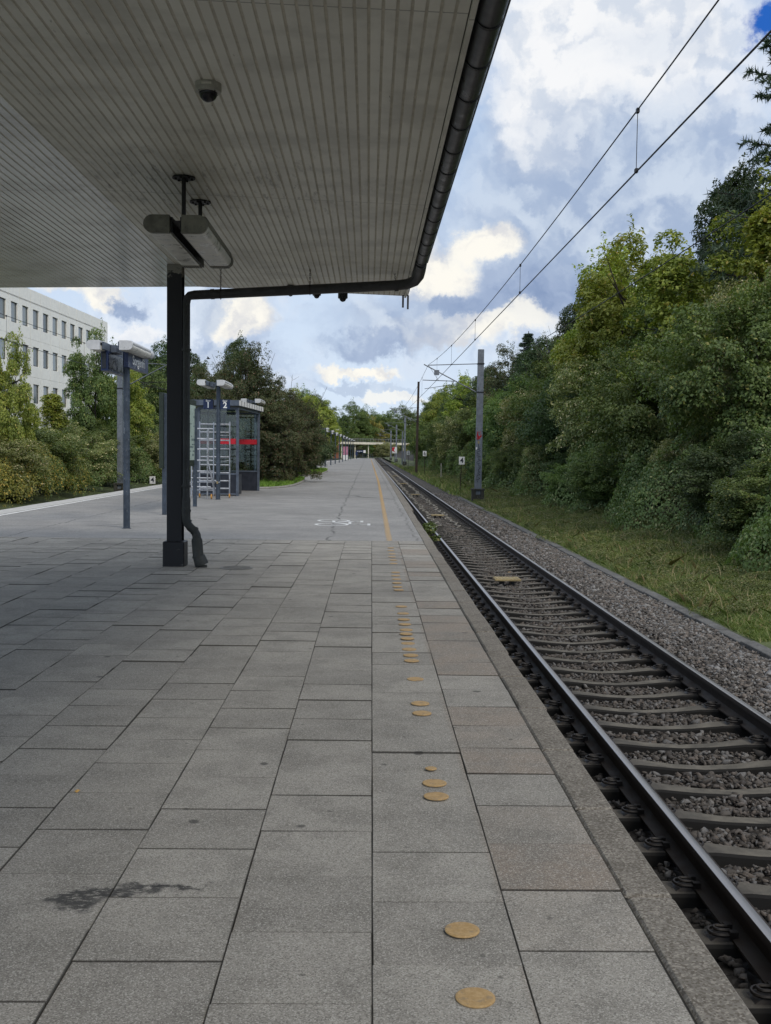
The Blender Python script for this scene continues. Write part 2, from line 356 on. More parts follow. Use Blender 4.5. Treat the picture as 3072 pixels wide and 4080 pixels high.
def m_sleeper():
    m, gg, b = mat('sleeper_concrete')
    p = gg.pos(); px = gg.xyz(p)[0]; n, _ = gg.noise(p, 6, 5, 0.65); n2, _ = gg.noise(p, 120, 3, 0.6)
    base = gg.mix(gg.ramp(n, 0.3, 0.7), (0.080, 0.073, 0.060), (0.160, 0.145, 0.118))
    grime = gg.ramp(gg.m('ABSOLUTE', gg.m('SUBTRACT', gg.m('ABSOLUTE', gg.m('SUBTRACT', px, 2.65)), 0.76)), 0.42, 0.05)  # oily bands beside both rails
    base = gg.mix(gg.m('MULTIPLY', grime, 0.72), base, (0.035, 0.033, 0.033))
    base = gg.mix(gg.m('MULTIPLY', gg.ramp(n2, 0.6, 0.75), 0.4), base, (0.3, 0.28, 0.25))
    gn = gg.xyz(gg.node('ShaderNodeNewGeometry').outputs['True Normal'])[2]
    base = gg.mix(gg.ramp(gn, 0.9, 0.7, b=1.0), base, (0.006, 0.0055, 0.005))      # side faces painted near black, their shade put into the colour
    gg.L.new(base, b.inputs['Base Color']); b.inputs['Roughness'].default_value = 0.9
    gg.L.new(gg.bump(n2, 0.3, 0.003), b.inputs['Normal']); return m
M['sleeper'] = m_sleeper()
M['railside'] = simple('rail_rust', (0.032, 0.024, 0.020), 0.75, 0.1, 0.3, 5, 0.15)
def m_railtop():
    m, gg, b = mat('polished_rail_head')
    p = gg.pos(); n, _ = gg.noise(gg.v('MULTIPLY', p, (60, 0.6, 1)), 1.0, 4)
    gg.L.new(gg.mix(n, (0.30, 0.28, 0.27), (0.50, 0.48, 0.47)), b.inputs['Base Color'])
    b.inputs['Metallic'].default_value = 0.9; gg.L.new(gg.ramp(n, 0.3, 0.7, a=0.28, b=0.42), b.inputs['Roughness']); return m
M['railtop'] = m_railtop()

def m_leaf(name, a, b_, c_=None, trans=0.28, noise_s=0.5, third=0.80, rough=0.55):
    """leaf: tone varies from leaf to leaf and from branch to branch"""
    m, gg, b = mat(name)
    isl = gg.island(); oi = gg.node('ShaderNodeObjectInfo').outputs['Random']
    n, _ = gg.noise(gg.pos(), noise_s, 3, 0.6); nb_, _ = gg.noise(gg.pos(), 2.3, 3, 0.6)
    f = gg.m('ADD', gg.m('ADD', gg.m('MULTIPLY', isl, 0.30), gg.m('MULTIPLY', gg.ramp(nb_, 0.38, 0.64), 0.35)), gg.m('MULTIPLY', gg.ramp(n, 0.35, 0.65), 0.35))
    a = tuple(q * 0.75 for q in a); b_ = tuple(q * 1.08 for q in b_)
    cc = gg.mix(f, a, b_)
    if c_: cc = gg.mix(gg.ramp(gg.m('FRACT', gg.m('MULTIPLY', isl, 13.7)), third, third + 0.04), cc, c_)
    hs = gg.node('ShaderNodeHueSaturation'); gg.L.new(cc, hs.inputs['Color'])
    gg.L.new(gg.ramp(oi, 0, 1, False, 0.468, 0.500), hs.inputs['Hue']); gg.L.new(gg.ramp(oi, 0, 1, False, 1.0, 1.5), hs.inputs['Value'])
    cc = hs.outputs[0]
    b.inputs['Roughness'].default_value = rough; gg.L.new(cc, b.inputs['Base Color'])
    tr = gg.node('ShaderNodeBsdfTranslucent'); gg.L.new(gg.mix(1.0, cc, (1.15, 1.25, 0.6), 'MULTIPLY'), tr.inputs[0])
    mx = gg.node('ShaderNodeMixShader'); mx.inputs[0].default_value = trans
    gg.L.new(b.outputs[0], mx.inputs[1]); gg.L.new(tr.outputs[0], mx.inputs[2])
    gg.L.new(mx.outputs[0], m.node_tree.nodes['Material Output'].inputs[0]); return m
M['lf_mid'] = m_leaf('leaf_mid_green', (0.046, 0.096, 0.028), (0.132, 0.209, 0.054), (0.248, 0.264, 0.078), third=0.93)
M['lf_dark'] = m_leaf('leaf_dark_green', (0.028, 0.062, 0.028), (0.078, 0.132, 0.046), (0.139, 0.155, 0.078), third=0.93)
M['lf_yel'] = m_leaf('leaf_yellow_green', (0.105, 0.175, 0.030), (0.290, 0.350, 0.065), (0.42, 0.37, 0.08), third=0.93)
M['lf_vine'] = m_leaf('leaf_pale_vine', (0.085, 0.132, 0.046), (0.232, 0.264, 0.101), (0.527, 0.480, 0.279), third=0.84)
M['lf_brown'] = m_leaf('leaf_bronze', (0.040, 0.060, 0.024), (0.090, 0.106, 0.046), (0.17, 0.10, 0.06), third=0.90)
M['lf_gold'] = m_leaf('goldenrod_leaf', (0.10, 0.125, 0.03), (0.22, 0.22, 0.05), (0.42, 0.32, 0.07), third=0.80)
M['lf_needle'] = m_leaf('spruce_needle', (0.022, 0.046, 0.028), (0.062, 0.096, 0.053), trans=0.15)
M['lf_bram'] = m_leaf('bramble_leaf', (0.046, 0.101, 0.031), (0.139, 0.232, 0.070), (0.264, 0.310, 0.139), third=0.88, noise_s=0.35)
M['grass'] = m_leaf('grass_blade', (0.075, 0.130, 0.038), (0.165, 0.225, 0.070), (0.34, 0.31, 0.16), trans=0.3, third=0.86, noise_s=1.1)
M['straw'] = m_leaf('straw_blade', (0.13, 0.15, 0.05), (0.36, 0.33, 0.17), (0.48, 0.40, 0.24), third=0.7, noise_s=1.5)
M['lawn'] = m_leaf('lawn_blade', (0.093, 0.202, 0.031), (0.186, 0.326, 0.054), trans=0.3, noise_s=0.8)
M['lf_weed'] = m_leaf('weed_leaf', (0.065, 0.115, 0.032), (0.170, 0.235, 0.070), (0.30, 0.29, 0.14), third=0.85, noise_s=0.8)
M['ground'] = simple('grassy_ground', (0.075, 0.095, 0.035), 0.95, 0, 0.4, 1.2, 0.5)
M['groundL'] = M['ground']

# ------------------------------------------------------------------ mesh helpers
class MB:
    def __init__(s): s.v = []; s.f = []; s.m = []
    def add(s, vs, fs, mi=0):
        o = len(s.v); s.v += [tuple(q) for q in vs]; s.f += [tuple(i + o for i in f) for f in fs]; s.m += [mi] * len(fs); return s
    def box(s, x0, x1, y0, y1, z0, z1, mi=0):
        return s.add([(x0, y0, z0), (x1, y0, z0), (x1, y1, z0), (x0, y1, z0), (x0, y0, z1), (x1, y0, z1), (x1, y1, z1), (x0, y1, z1)],
                     [(0, 3, 2, 1), (4, 5, 6, 7), (0, 1, 5, 4), (1, 2, 6, 5), (2, 3, 7, 6), (3, 0, 4, 7)], mi)
    def cbox(s, x0, x1, y0, y1, z0, z1, c=0.005, mi=0):
        """box with chamfered vertical and top edges"""
        r = [(x0 + c, y0), (x1 - c, y0), (x1, y0 + c), (x1, y1 - c), (x1 - c, y1), (x0 + c, y1), (x0, y1 - c), (x0, y0 + c)]
        cx, cy = (x0 + x1) / 2, (y0 + y1) / 2
        def ins(p): return (p[0] + (c if p[0] < cx else -c), p[1] + (c if p[1] < cy else -c))
        rows = [[(p[0], p[1], z0) for p in r], [(p[0], p[1], z1 - c) for p in r], [ins(p) + (z1,) for p in r]]
        vs = sum(rows, []); fs = [tuple(range(7, -1, -1)), tuple(range(16, 24))]
        for k in (0, 1):
            for i in range(8): fs.append((k * 8 + i, k * 8 + (i + 1) % 8, (k + 1) * 8 + (i + 1) % 8, (k + 1) * 8 + i))
        return s.add(vs, fs, mi)
    def prism(s, prof, y0, y1, axis='y', mi=0, caps=True, mlist=None):
        n = len(prof)
        def P_(a, b, t): return {'y': (a, t, b), 'x': (t, a, b), 'z': (a, b, t)}[axis]
        vs = [P_(a, b, y0) for a, b in prof] + [P_(a, b, y1) for a, b in prof]
        o = len(s.v); s.v += vs
        for i in range(n):
            s.f.append((o + i, o + (i + 1) % n, o + n + (i + 1) % n, o + n + i)); s.m.append(mlist[i] if mlist else mi)
        if caps:
            s.f.append(tuple(o + i for i in range(n - 1, -1, -1))); s.f.append(tuple(o + n + i for i in range(n))); s.m += [mi, mi]
        return s
    def tube(s, path, r, n=10, mi=0, caps=True, closed=False):
        path = [Vector(p) for p in path]; N = len(path); rs = r if isinstance(r, (list, tuple)) else [r] * N
        o = len(s.v); t0 = (path[1] - path[0]).normalized()
        ref = Vector((0, 0, 1)) if abs(t0.z) < 0.9 else Vector((1, 0, 0)); a = t0.cross(ref).normalized()
        for i, p in enumerate(path):
            if closed: t = (path[(i + 1) % N] - path[i - 1]).normalized()
            else: t = (path[min(i + 1, N - 1)] - path[max(i - 1, 0)]).normalized()
            a = (a - t * a.dot(t)).normalized(); b = t.cross(a)
            for k in range(n):
                an = 2 * math.pi * k / n; q = p + (a * math.cos(an) + b * math.sin(an)) * rs[i]; s.v.append(tuple(q))
        for i in range(N if closed else N - 1):
            j = (i + 1) % N
            for k in range(n): s.f.append((o + i * n + k, o + i * n + (k + 1) % n, o + j * n + (k + 1) % n, o + j * n + k)); s.m.append(mi)
        if caps and not closed:
            s.f.append(tuple(o + k for k in range(n - 1, -1, -1))); s.f.append(tuple(o + (N - 1) * n + k for k in range(n))); s.m += [mi, mi]
        return s
    def lathe(s, prof, c, n=24, mi=0, axis='z'):
        o = len(s.v)
        for r, h in prof:
            for k in range(n):
                an = 2 * math.pi * k / n; a, b = r * math.cos(an), r * math.sin(an)
                s.v.append((c[0] + a, c[1] + b, c[2] + h) if axis == 'z' else (c[0] + a, c[1] + h, c[2] + b) if axis == 'y' else (c[0] + h, c[1] + a, c[2] + b))
        for i in range(len(prof) - 1):
            for k in range(n): s.f.append((o + i * n + k, o + i * n + (k + 1) % n, o + (i + 1) * n + (k + 1) % n, o + (i + 1) * n + k)); s.m.append(mi)
        s.f.append(tuple(o + k for k in range(n))); s.f.append(tuple(o + (len(prof) - 1) * n + k for k in range(n))); s.m += [mi, mi]
        return s
    def build(s, name, mats, parent=None, smooth=False, loc=(0, 0, 0)):
        me = bpy.data.meshes.new(name); me.from_pydata(s.v, [], s.f)
        if not isinstance(mats, (list, tuple)): mats = [mats]
        for q in mats: me.materials.append(q)
        if len(mats) > 1: me.polygons.foreach_set('material_index', s.m)
        if smooth:
            me.polygons.foreach_set('use_smooth', [True] * len(me.polygons))
            try: me.set_sharp_from_angle(angle=R(38))
            except Exception: pass
        me.update(); return link(name, me, parent, loc)
def link(name, me, parent=None, loc=(0, 0, 0)):
    o = bpy.data.objects.new(name, me); col.objects.link(o); o.location = loc
    if parent: o.parent = parent
    return o
def tag(o, label=None, cat=None, group=None, kind=None):
    if label: o['label'] = label
    if cat: o['category'] = cat
    if group: o['group'] = group
    if kind: o['kind'] = kind
    return o
def thing(name, label, cat, loc=(0, 0, 0), group=None, rz=0):
    o = bpy.data.objects.new(name, None); col.objects.link(o); o.location = loc; o.rotation_euler.z = rz
    o.empty_display_size = 0.2
    return tag(o, label, cat, group)
def copy_tree(o, parent=None):
    c_ = o.copy(); col.objects.link(c_); c_.parent = parent
    for ch in o.children: copy_tree(ch, c_)
    return c_
def text(name, s, size, m_, parent, loc, rot, ext=0.004, bold=0.0, xs=1.0):
    cu = bpy.data.curves.new(name, 'FONT'); cu.body = s; cu.size = size; cu.extrude = ext; cu.align_x = 'CENTER'; cu.align_y = 'CENTER'; cu.offset = bold
    tmp = bpy.data.objects.new('tmp', cu); col.objects.link(tmp)
    dg = bpy.context.evaluated_depsgraph_get(); dg.update()
    me = bpy.data.meshes.new_from_object(tmp.evaluated_get(dg)); bpy.data.objects.remove(tmp)
    me.materials.clear(); me.materials.append(m_)
    o = link(name, me, parent, loc); o.rotation_euler = rot; o.scale = (xs, 1, 1); return o
def npmesh(name, V_, F_, mats, mi=None):
    """V (n,3) F (m,k) numpy"""
    me = bpy.data.meshes.new(name); k = F_.shape[1]
    me.vertices.add(len(V_)); me.vertices.foreach_set('co', V_.astype(np.float32).ravel())
    me.loops.add(F_.size); me.loops.foreach_set('vertex_index', F_.astype(np.int32).ravel())
    me.polygons.add(len(F_)); me.polygons.foreach_set('loop_start', np.arange(0, F_.size, k, dtype=np.int32))
    me.polygons.foreach_set('loop_total', np.full(len(F_), k, dtype=np.int32))
    for q in (mats if isinstance(mats, list) else [mats]): me.materials.append(q)
    if mi is not None: me.polygons.foreach_set('material_index', mi.astype(np.int32))
    me.update(calc_edges=True); return me

# ------------------------------------------------------------------ setting: ground, platform, banks
S = 'structure'
RZ = -0.52                       # rail head level (platform surface is z = 0)
RL, RR, TC = 1.897, 3.402, 2.65  # left rail, right rail, track centre
def skew(x, y): return x + 0.003 * min(y, 60)   # the platform runs a hair off the track
def grid(name, xs, ys, zf, m_, flip=False):
    xs = list(xs); ys = list(ys); nx, ny = len(xs), len(ys)
    X, Y = np.meshgrid(xs, ys); Z = np.vectorize(zf)(X, Y)
    V_ = np.stack([X.ravel(), Y.ravel(), Z.ravel()], 1)
    i, j = np.meshgrid(np.arange(nx - 1), np.arange(ny - 1)); a = (j * nx + i).ravel()
    F_ = np.stack([a, a + 1, a + nx + 1, a + nx], 1)
    me = npmesh(name, V_, F_, m_); me.polygons.foreach_set('use_smooth', [True] * len(me.polygons)); return link(name, me)
o = MB().box(-900, 900, -120, 1800, -1.6, -1.1).build('ground', M['ground']); tag(o, kind=S)

def hn(x, y, s=1.0):
    return (math.sin(x * 1.7 * s + 1.3 * math.sin(y * 0.9 * s)) + math.sin(y * 1.31 * s + 0.7 + 1.1 * math.sin(x * 1.13 * s))) * 0.5
def zright(x, y):
    b = -0.80 + max(0, min(1, (y - 70) / 60)) * 0.35
    if x < 5.25: return b
    t = (x - 5.25)
    z = b + 0.10 * min(t, 2.8)
    if x > 8.05: z += (min(x, 16) - 8.05) * 0.42
    if x > 16: z += (x - 16) * 0.05
    return z + hn(x, y) * 0.06 * min(1, t)
def zleft(x, y):
    t = -13.2 - x
    return -0.9 + (max(0, min(t, 8)) * 0.12) + hn(x, y) * 0.08
o = grid('bank', [5.2, 5.6, 6.2, 7, 8, 9, 10, 11, 12, 13, 14.5, 16, 20, 30, 60], np.arange(-20, 470, 2.0), zright, M['soil']); tag(o, kind=S)
o = grid('verge', [5.2, 5.5, 6, 6.6, 7.2, 7.8, 8.4], np.arange(8, 400, 1.0), lambda x, y: zright(x, y) + 0.012, M['ground']); tag(o, kind=S)
o = grid('embankment', [-60, -40, -28, -22, -18, -16, -14.5, -13.2], np.arange(-20, 470, 2.5), zleft, M['ground']); tag(o, kind=S)

# platform: asphalt from y 20.2 on, slabs before it, kerb stones both sides
def pl_left(y): return -9.9 if y < 120 else -9.9 + (min(y, 262) - 120) / 142 * 7.6
b_ = MB()
ys = [20.23, 40, 60, 80, 100, 120, 140, 160, 180, 200, 220, 240, 262]
for y0, y1 in zip(ys[:-1], ys[1:]):
    xa0, xa1, xb0, xb1 = pl_left(y0) + 0.62, pl_left(y1) + 0.62, skew(1.0, y0), skew(1.0, y1)
    b_.add([(xa0, y0, -0.004), (xb0, y0, -0.004), (xb1, y1, -0.004), (xa1, y1, -0.004)], [(0, 1, 2, 3)])
o = b_.build('pavement', M['asphalt']); tag(o, kind=S)
b_ = MB()
for y0, y1 in zip([-8] + ys[:-1], ys):       # core below
    b_.add([(pl_left(y0) + 0.05, y0, -0.012), (skew(1.10, y0), y0, -0.012), (skew(1.10, y1), y1, -0.012), (pl_left(y1) + 0.05, y1, -0.012),
            (pl_left(y0) + 0.05, y0, -1.2), (skew(1.10, y0), y0, -1.2), (skew(1.10, y1), y1, -1.2), (pl_left(y1) + 0.05, y1, -1.2)],
           [(0, 1, 2, 3), (1, 5, 6, 2), (4, 0, 3, 7), (0, 4, 5, 1), (3, 2, 6, 7)])
o = b_.build('platform', M['sand']); tag(o, kind=S)
# slabs
b_ = MB(); T = 0.5; rr = random.Random(3)
def slab(x0, x1, y0, y1):
    gx = 0.0022; gyy = 0.0036; dz = rr.uniform(-0.006, 0.003); tl = rr.uniform(-0.004, 0.004)
    a = [(x0 + gx, y0 + gyy), (x1 - gx, y0 + gyy), (x1 - gx, y1 - gyy), (x0 + gx, y1 - gyy)]
    a = [(x + rr.uniform(-.0014, .0014), y + rr.uniform(-.002, .002)) for x, y in a]
    c_ = 0.0025
    top = [(a[0][0] + c_, a[0][1] + c_), (a[1][0] - c_, a[1][1] + c_), (a[2][0] - c_, a[2][1] - c_), (a[3][0] + c_, a[3][1] - c_)]
    tz = [dz - tl, dz - tl * 0.3, dz + tl, dz + tl * .4]
    vs = [(skew(x, y) - 0.0, y, -0.012) for x, y in a] + [(skew(x, y), y, z - c_ * 0.6) for (x, y), z in zip(a, tz)] + [(skew(x, y), y, z) for (x, y), z in zip(top, tz)]
    fs = [(8, 9, 10, 11)]
    for k in (0, 4):
        for i in range(4): fs.append((k + i, k + (i + 1) % 4, k + 4 + (i + 1) % 4, k + 4 + i))
    b_.add(vs, fs)
colx = [(0.022, 0.524, 0.44), (0.524, 0.995, 0.05)]
x = 0.022; k = 0
while x > -9.2:
    colx.append((max(x - 0.5, -9.25), x, (0.20 if k % 2 == 0 else 0.46) + rr.uniform(-.03, .03))); x -= 0.5; k += 1
for (x0, x1, off) in colx:
    y = 0.5 + off - 0.5
    while y < 20.2:
        y1 = min(y + 0.5, 20.22)
        if y1 - y > 0.06: slab(x0, x1, y, y1)
        y += 0.5
o = b_.build('paving_slabs', M['tiles']); tag(o, kind=S)
# right kerb stones
b_ = MB(); y = -4.0; KX0, KX1 = 1.0, 1.187
def kerbstone(y0, y1, x0, x1, rrr):
    dx = rrr.uniform(-.006, .006); dz = rrr.uniform(-.004, .003)
    b_.cbox(skew(x0, y0) + 0.002 + dx, skew(x1, y0) + dx, y0 + 0.003, y1 - 0.003, -0.30, 0.004 + dz, 0.012)
while y < 262:
    L_ = 1.0; kerbstone(y, y + L_, KX0, KX1 + (0.06 if y > 30 else 0), rr); y += L_
o = b_.build('kerb', M['kerb']); tag(o, kind=S)
b_ = MB(); y = -6.0
while y < 262:
    xl = pl_left(y + 0.5); b_.cbox(xl, xl + 0.62, y + 0.004, y + 0.996, -0.3, 0.002 + rr.uniform(-.003, .003), 0.01); y += 1.0
o = b_.build('kerb', simple('pale_edge_slabs', (0.46, 0.455, 0.44), 0.9, 0, 0.12, 6, 0.2)); tag(o, kind=S)
b_ = MB(); y = 2.0
while y < 200:
    xl = pl_left(y) + 0.74; b_.box(xl, xl + 0.10, y, y + 0.92, 0.0, 0.003 + 0.002); y += 1.0
o = b_.build('edge_line', M['white']); tag(o, kind=S)
# dark strip of ground under the platform lip, and below the left track
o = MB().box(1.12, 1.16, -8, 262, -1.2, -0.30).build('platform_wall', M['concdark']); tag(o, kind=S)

# ballast
def zb(x, y):
    if x < RL - 0.13: return -0.80
    if x < RR + 0.14:
        return -0.757 + 0.014 * hn(x * 3, y * 2)
    t = min(1, (x - RR - 0.14) / 0.25)
    return -0.765 + t * 0.075 - max(0, x - 4.2) * 0.17 + 0.015 * hn(x * 3, y * 2)
o = grid('ballast_bed', [1.16, 1.5, RL - .13, 2.2, 2.65, 3.1, RR + .14, RR + .39, 4.0, 4.4, 4.99], np.concatenate([np.arange(-2, 60, 0.5), np.arange(60, 420, 3.0)]), lambda x, y: zb(x, y) - 0.02, M['bed']); tag(o, kind=S)
o = grid('ballast_bed', [-13.3, -11.35, -9.95], np.arange(-20, 420, 10.0), lambda x, y: -0.86, M['bed']); tag(o, kind=S)
rng = np.random.default_rng(5)
def ico():
    t = (1 + 5 ** 0.5) / 2
    v = np.array([(-1, t, 0), (1, t, 0), (-1, -t, 0), (1, -t, 0), (0, -1, t), (0, 1, t), (0, -1, -t), (0, 1, -t), (t, 0, -1), (t, 0, 1), (-t, 0, -1), (-t, 0, 1)], float)
    v /= np.linalg.norm(v[0])
    f = np.array([(0, 11, 5), (0, 5, 1), (0, 1, 7), (0, 7, 10), (0, 10, 11), (1, 5, 9), (5, 11, 4), (11, 10, 2), (10, 7, 6), (7, 1, 8), (3, 9, 4), (3, 4, 2), (3, 2, 6), (3, 6, 8), (3, 8, 9), (4, 9, 5), (2, 4, 11), (6, 2, 10), (8, 6, 7), (9, 8, 1)])
    return v, f
IV, IF = ico()
def stones(name, x0, x1, y0, y1, dens, size, excl_sleepers=True):
    n = int((x1 - x0) * (y1 - y0) * dens)
    x = rng.uniform(x0, x1, n); y = rng.uniform(y0, y1, n)
    keep = (np.abs(x - RL) > 0.085) & (np.abs(x - RR) > 0.085)
    ph = np.abs(((y - 0.35) / 0.6 + 0.5) % 1.0 - 0.5) * 0.6
    on = (x > TC - 1.30) & (x < TC + 0.98)
    keep &= ~(on & (ph < 0.120) & (rng.random(n) > 0.015))
    x, y = x[keep], y[keep]; n = len(x)
    z = np.vectorize(zb)(x, y) + rng.uniform(-0.012, 0.018, n)
    s = size * rng.lognormal(0, 0.28, n)
    Rm = rng.normal(size=(n, 3, 3)); Q, _ = np.linalg.qr(Rm)
    sc = rng.uniform(0.45, 1.35, (n, 1, 3)) * s[:, None, None]
    base = IV[None] * (1 + rng.uniform(-0.42, 0.30, (n, 12, 1)))
    for _k in range(9):
        nn_ = rng.normal(size=(n, 1, 3)); nn_ /= np.linalg.norm(nn_, axis=2, keepdims=True)
        dd_ = (base * nn_).sum(2, keepdims=True); base = base - np.maximum(dd_ - .38, 0) * nn_
    sc = sc * 1.25
    V_ = np.einsum('nij,nkj->nki', Q, base * sc); V_[:, :, 2] *= 0.75
    V_ += np.stack([x, y, z], 1)[:, None]
    F_ = (IF[None] + (np.arange(n) * 12)[:, None, None]).reshape(-1, 3)
    return V_.reshape(-1, 3), F_
parts = [stones('', 1.2, 4.98, 3.6, 14, 1050, 0.028), stones('', 1.2, 4.98, 14, 30, 800, 0.031), stones('', 1.3, 4.98, 30, 62, 260, 0.042)]
VV = []; FF = []; o_ = 0
for a, f in parts: VV.append(a); FF.append(f + o_); o_ += len(a)
me = npmesh('ballast', np.concatenate(VV), np.concatenate(FF), M['stone']); o = link('ballast', me)
tag(o, 'loose grey and brown stones around the sleepers and up to the cable trough', 'ballast', kind='stuff')

# cable trough lids along the right of the ballast
tr = thing('cable_trough', 'line of dark concrete trough lids between ballast and grass verge', 'cable trough', (5.09, 8, -0.76))
b_ = MB(); y = 0.0
while y < 130:
    dz = rr.uniform(-.012, .01) - .008; b_.cbox(-0.10 + rr.uniform(-.01, .01), 0.09, y + 0.006, y + 0.994, -0.10, dz + (0.0 if y < 62 else 0.0), 0.008); y += 1.0
b_.build('trough_lid', M['trough'], tr)

# ------------------------------------------------------------------ rails and sleepers
def rail(x, label):
    t = thing('rail', label, 'rail', (x, 0, RZ))
    pf = [(-0.030, 0.0), (-0.036, -0.012), (-0.036, -0.036), (-0.009, -0.052), (-0.008, -0.125), (-0.030, -0.150), (-0.075, -0.160), (-0.075, -0.172),
          (0.075, -0.172), (0.075, -0.160), (0.030, -0.150), (0.008, -0.125), (0.009, -0.052), (0.036, -0.036), (0.036, -0.012), (0.030, 0.0)]
    ml = [1] * 16; ml[15] = 0; ml[0] = 1; ml[14] = 1
    pf = pf[:]; pf.insert(0, (-0.018, 0.003)); pf.append((0.018, 0.003)); ml = [0] + [1] * 16 + [0]
    MB().prism(pf, -6, 420, 'y', mi=1, mlist=ml).build('rail_steel', [M['railtop'], M['railside']], t, smooth=True)
    return t
rl = rail(RL, 'near steel rail beside the platform kerb, polished on top')
rrl = rail(RR, 'far steel rail beside the ballast shoulder, polished on top')
mk = MB()
for y in (4.72, 4.60): MB().box(-0.0105, -0.0075, y, y + 0.012, -.125, -.055).build('chalk_mark', M['chalk'], rl)
mk.box(-0.075, -0.02, 4.55, 4.60, -0.1585, -0.149)
mk.build('chalk_mark', M['chalk'], rl)

def sleeper_mesh():
    b = MB(); xs = [-1.30, -1.20, -0.98, -0.52, -0.25, 0, 0.25, 0.52, 0.98, 1.20, 1.30]
    tz = [-0.715, -0.700, -0.694, -0.694, -0.724, -0.736, -0.724, -0.694, -0.694, -0.700, -0.715]
    hw = [0.085, 0.095, 0.10, 0.095, 0.075, 0.07, 0.075, 0.095, 0.10, 0.095, 0.085]
    n = len(xs); vs = []
    for x, z, h in zip(xs, tz, hw): vs += [(x, -h - 0.008, -0.88), (x, -h, z - 0.015), (x, -h + 0.015, z), (x, h - 0.015, z), (x, h, z - 0.015), (x, h + 0.008, -0.88)]
    fs = []
    for i in range(n - 1):
        for k in range(5): fs.append((i * 6 + k, i * 6 + k + 1, (i + 1) * 6 + k + 1, (i + 1) * 6 + k))
    fs += [(0, 5, 4, 3, 2, 1), tuple((n - 1) * 6 + k for k in range(6))]
    b.add(vs, fs); return b
def clip_mb(side):
    """side -1: fastening on the -x side of a rail foot, spring loops bent away from the rail"""
    b = MB(); s = side
    b.add([(s * a, y, z) for a, y, z in ((0.068, -0.055, 0.0), (0.185, -0.055, 0.0), (0.185, 0.055, 0.0), (0.068, 0.055, 0.0),
                                         (0.078, -0.045, 0.030), (0.150, -0.045, 0.018), (0.150, 0.045, 0.018), (0.078, 0.045, 0.030))],
          [(0, 1, 2, 3), (4, 5, 6, 7), (0, 1, 5, 4), (1, 2, 6, 5), (2, 3, 7, 6), (3, 0, 4, 7)])
    for rad, zz, x0 in ((0.050, 0.034, 0.05), (0.024, 0.050, 0.075)):
        pth = [(s * x0, -rad, zz - 0.004)]
        for k in range(9):
            a = -math.pi / 2 + math.pi * k / 8; pth.append((s * (0.125 + math.cos(a) * rad), math.sin(a) * rad, zz))
        pth.append((s * x0, rad, zz - 0.004)); b.tube(pth, 0.0085, 6)
    b.box(min(s * 0.045, s * 0.085), max(s * 0.045, s * 0.085), -0.062, -0.028, 0.014, 0.052); b.box(min(s * 0.045, s * 0.085), max(s * 0.045, s * 0.085), 0.028, 0.062, 0.014, 0.052)
    return b
SL = 'pale concrete sleeper under both rails, held by paired dark spring clips'
Y0 = 0.35 + 0.6 * 5
sp_ = thing('sleeper', SL, 'sleeper', (TC, Y0, 0), 'sleepers of the track')
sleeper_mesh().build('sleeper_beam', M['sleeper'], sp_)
for xr in (RL, RR):
    for s_ in (-1, 1): clip_mb(s_).build('rail_clip', M['clip'], sp_, smooth=True, loc=(xr - TC, 0, -0.697))
for i in range(1, 300):
    if i < 140: c_ = copy_tree(sp_)
    else:
        c_ = sp_.copy(); col.objects.link(c_); k_ = sp_.children[0].copy(); col.objects.link(k_); k_.parent = c_
    c_.location = (TC, Y0 + 0.6 * i, 0)
b_ = MB(); i = 300
while Y0 + 0.6 * i < 400:
    b_.box(TC - 1.3, TC + 1.3, Y0 + 0.6 * i - .10, Y0 + 0.6 * i + .10, -0.85, -0.70); i += 1
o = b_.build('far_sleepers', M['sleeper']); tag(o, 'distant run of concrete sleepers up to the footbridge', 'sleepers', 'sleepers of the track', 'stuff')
# balises and loop cable
for y, lb in ((19.5, 'yellow plate on short feet between the rails, nearest of its row'), (39.2, 'yellow plate between the rails where the wavy cables begin'),
              (58, 'yellow plate between the rails beside the mast, third along the track'), (77.6, 'yellow plate between the rails, fourth along the track'),
              (102, 'small yellow plate between the rails, farthest of its row')):
    t = thing('balise', lb, 'track plate', (2.58, y, -0.735), 'plates between the rails')
    p = MB()
    p.cbox(-0.24, 0.24, -0.20, 0.20, 0.10, 0.135, 0.01)
    for k in range(7): p.box(-0.21 + k * 0.065, -0.185 + k * 0.065, -0.17, 0.17, 0.135, 0.141)
    p.build('plate', M['balise'], t)
    f = MB(); f.box(-0.13, -0.06, -0.12, 0.12, 0.0, 0.10); f.box(0.06, 0.13, -0.12, 0.12, 0.0, 0.10); f.build('foot', M['black'], t)
for x0, ph, lb in ((2.30, 0, 'thin pale wavy cable between the rails, nearer the platform'), (2.92, 1.3, 'thin pale wavy cable between the rails, nearer the bank')):
    pth = [(x0 + 0.09 * math.sin(y * 4.2 + ph) + 0.05 * math.sin(y * 1.1), y, -0.685 + 0.012 * math.sin(y * 9)) for y in np.arange(34, 130, 0.14)]
    o = MB().tube(pth, 0.015, 5).build('loop_cable', M['cable'], smooth=True); tag(o, lb, 'cable', 'loop cables between the rails')

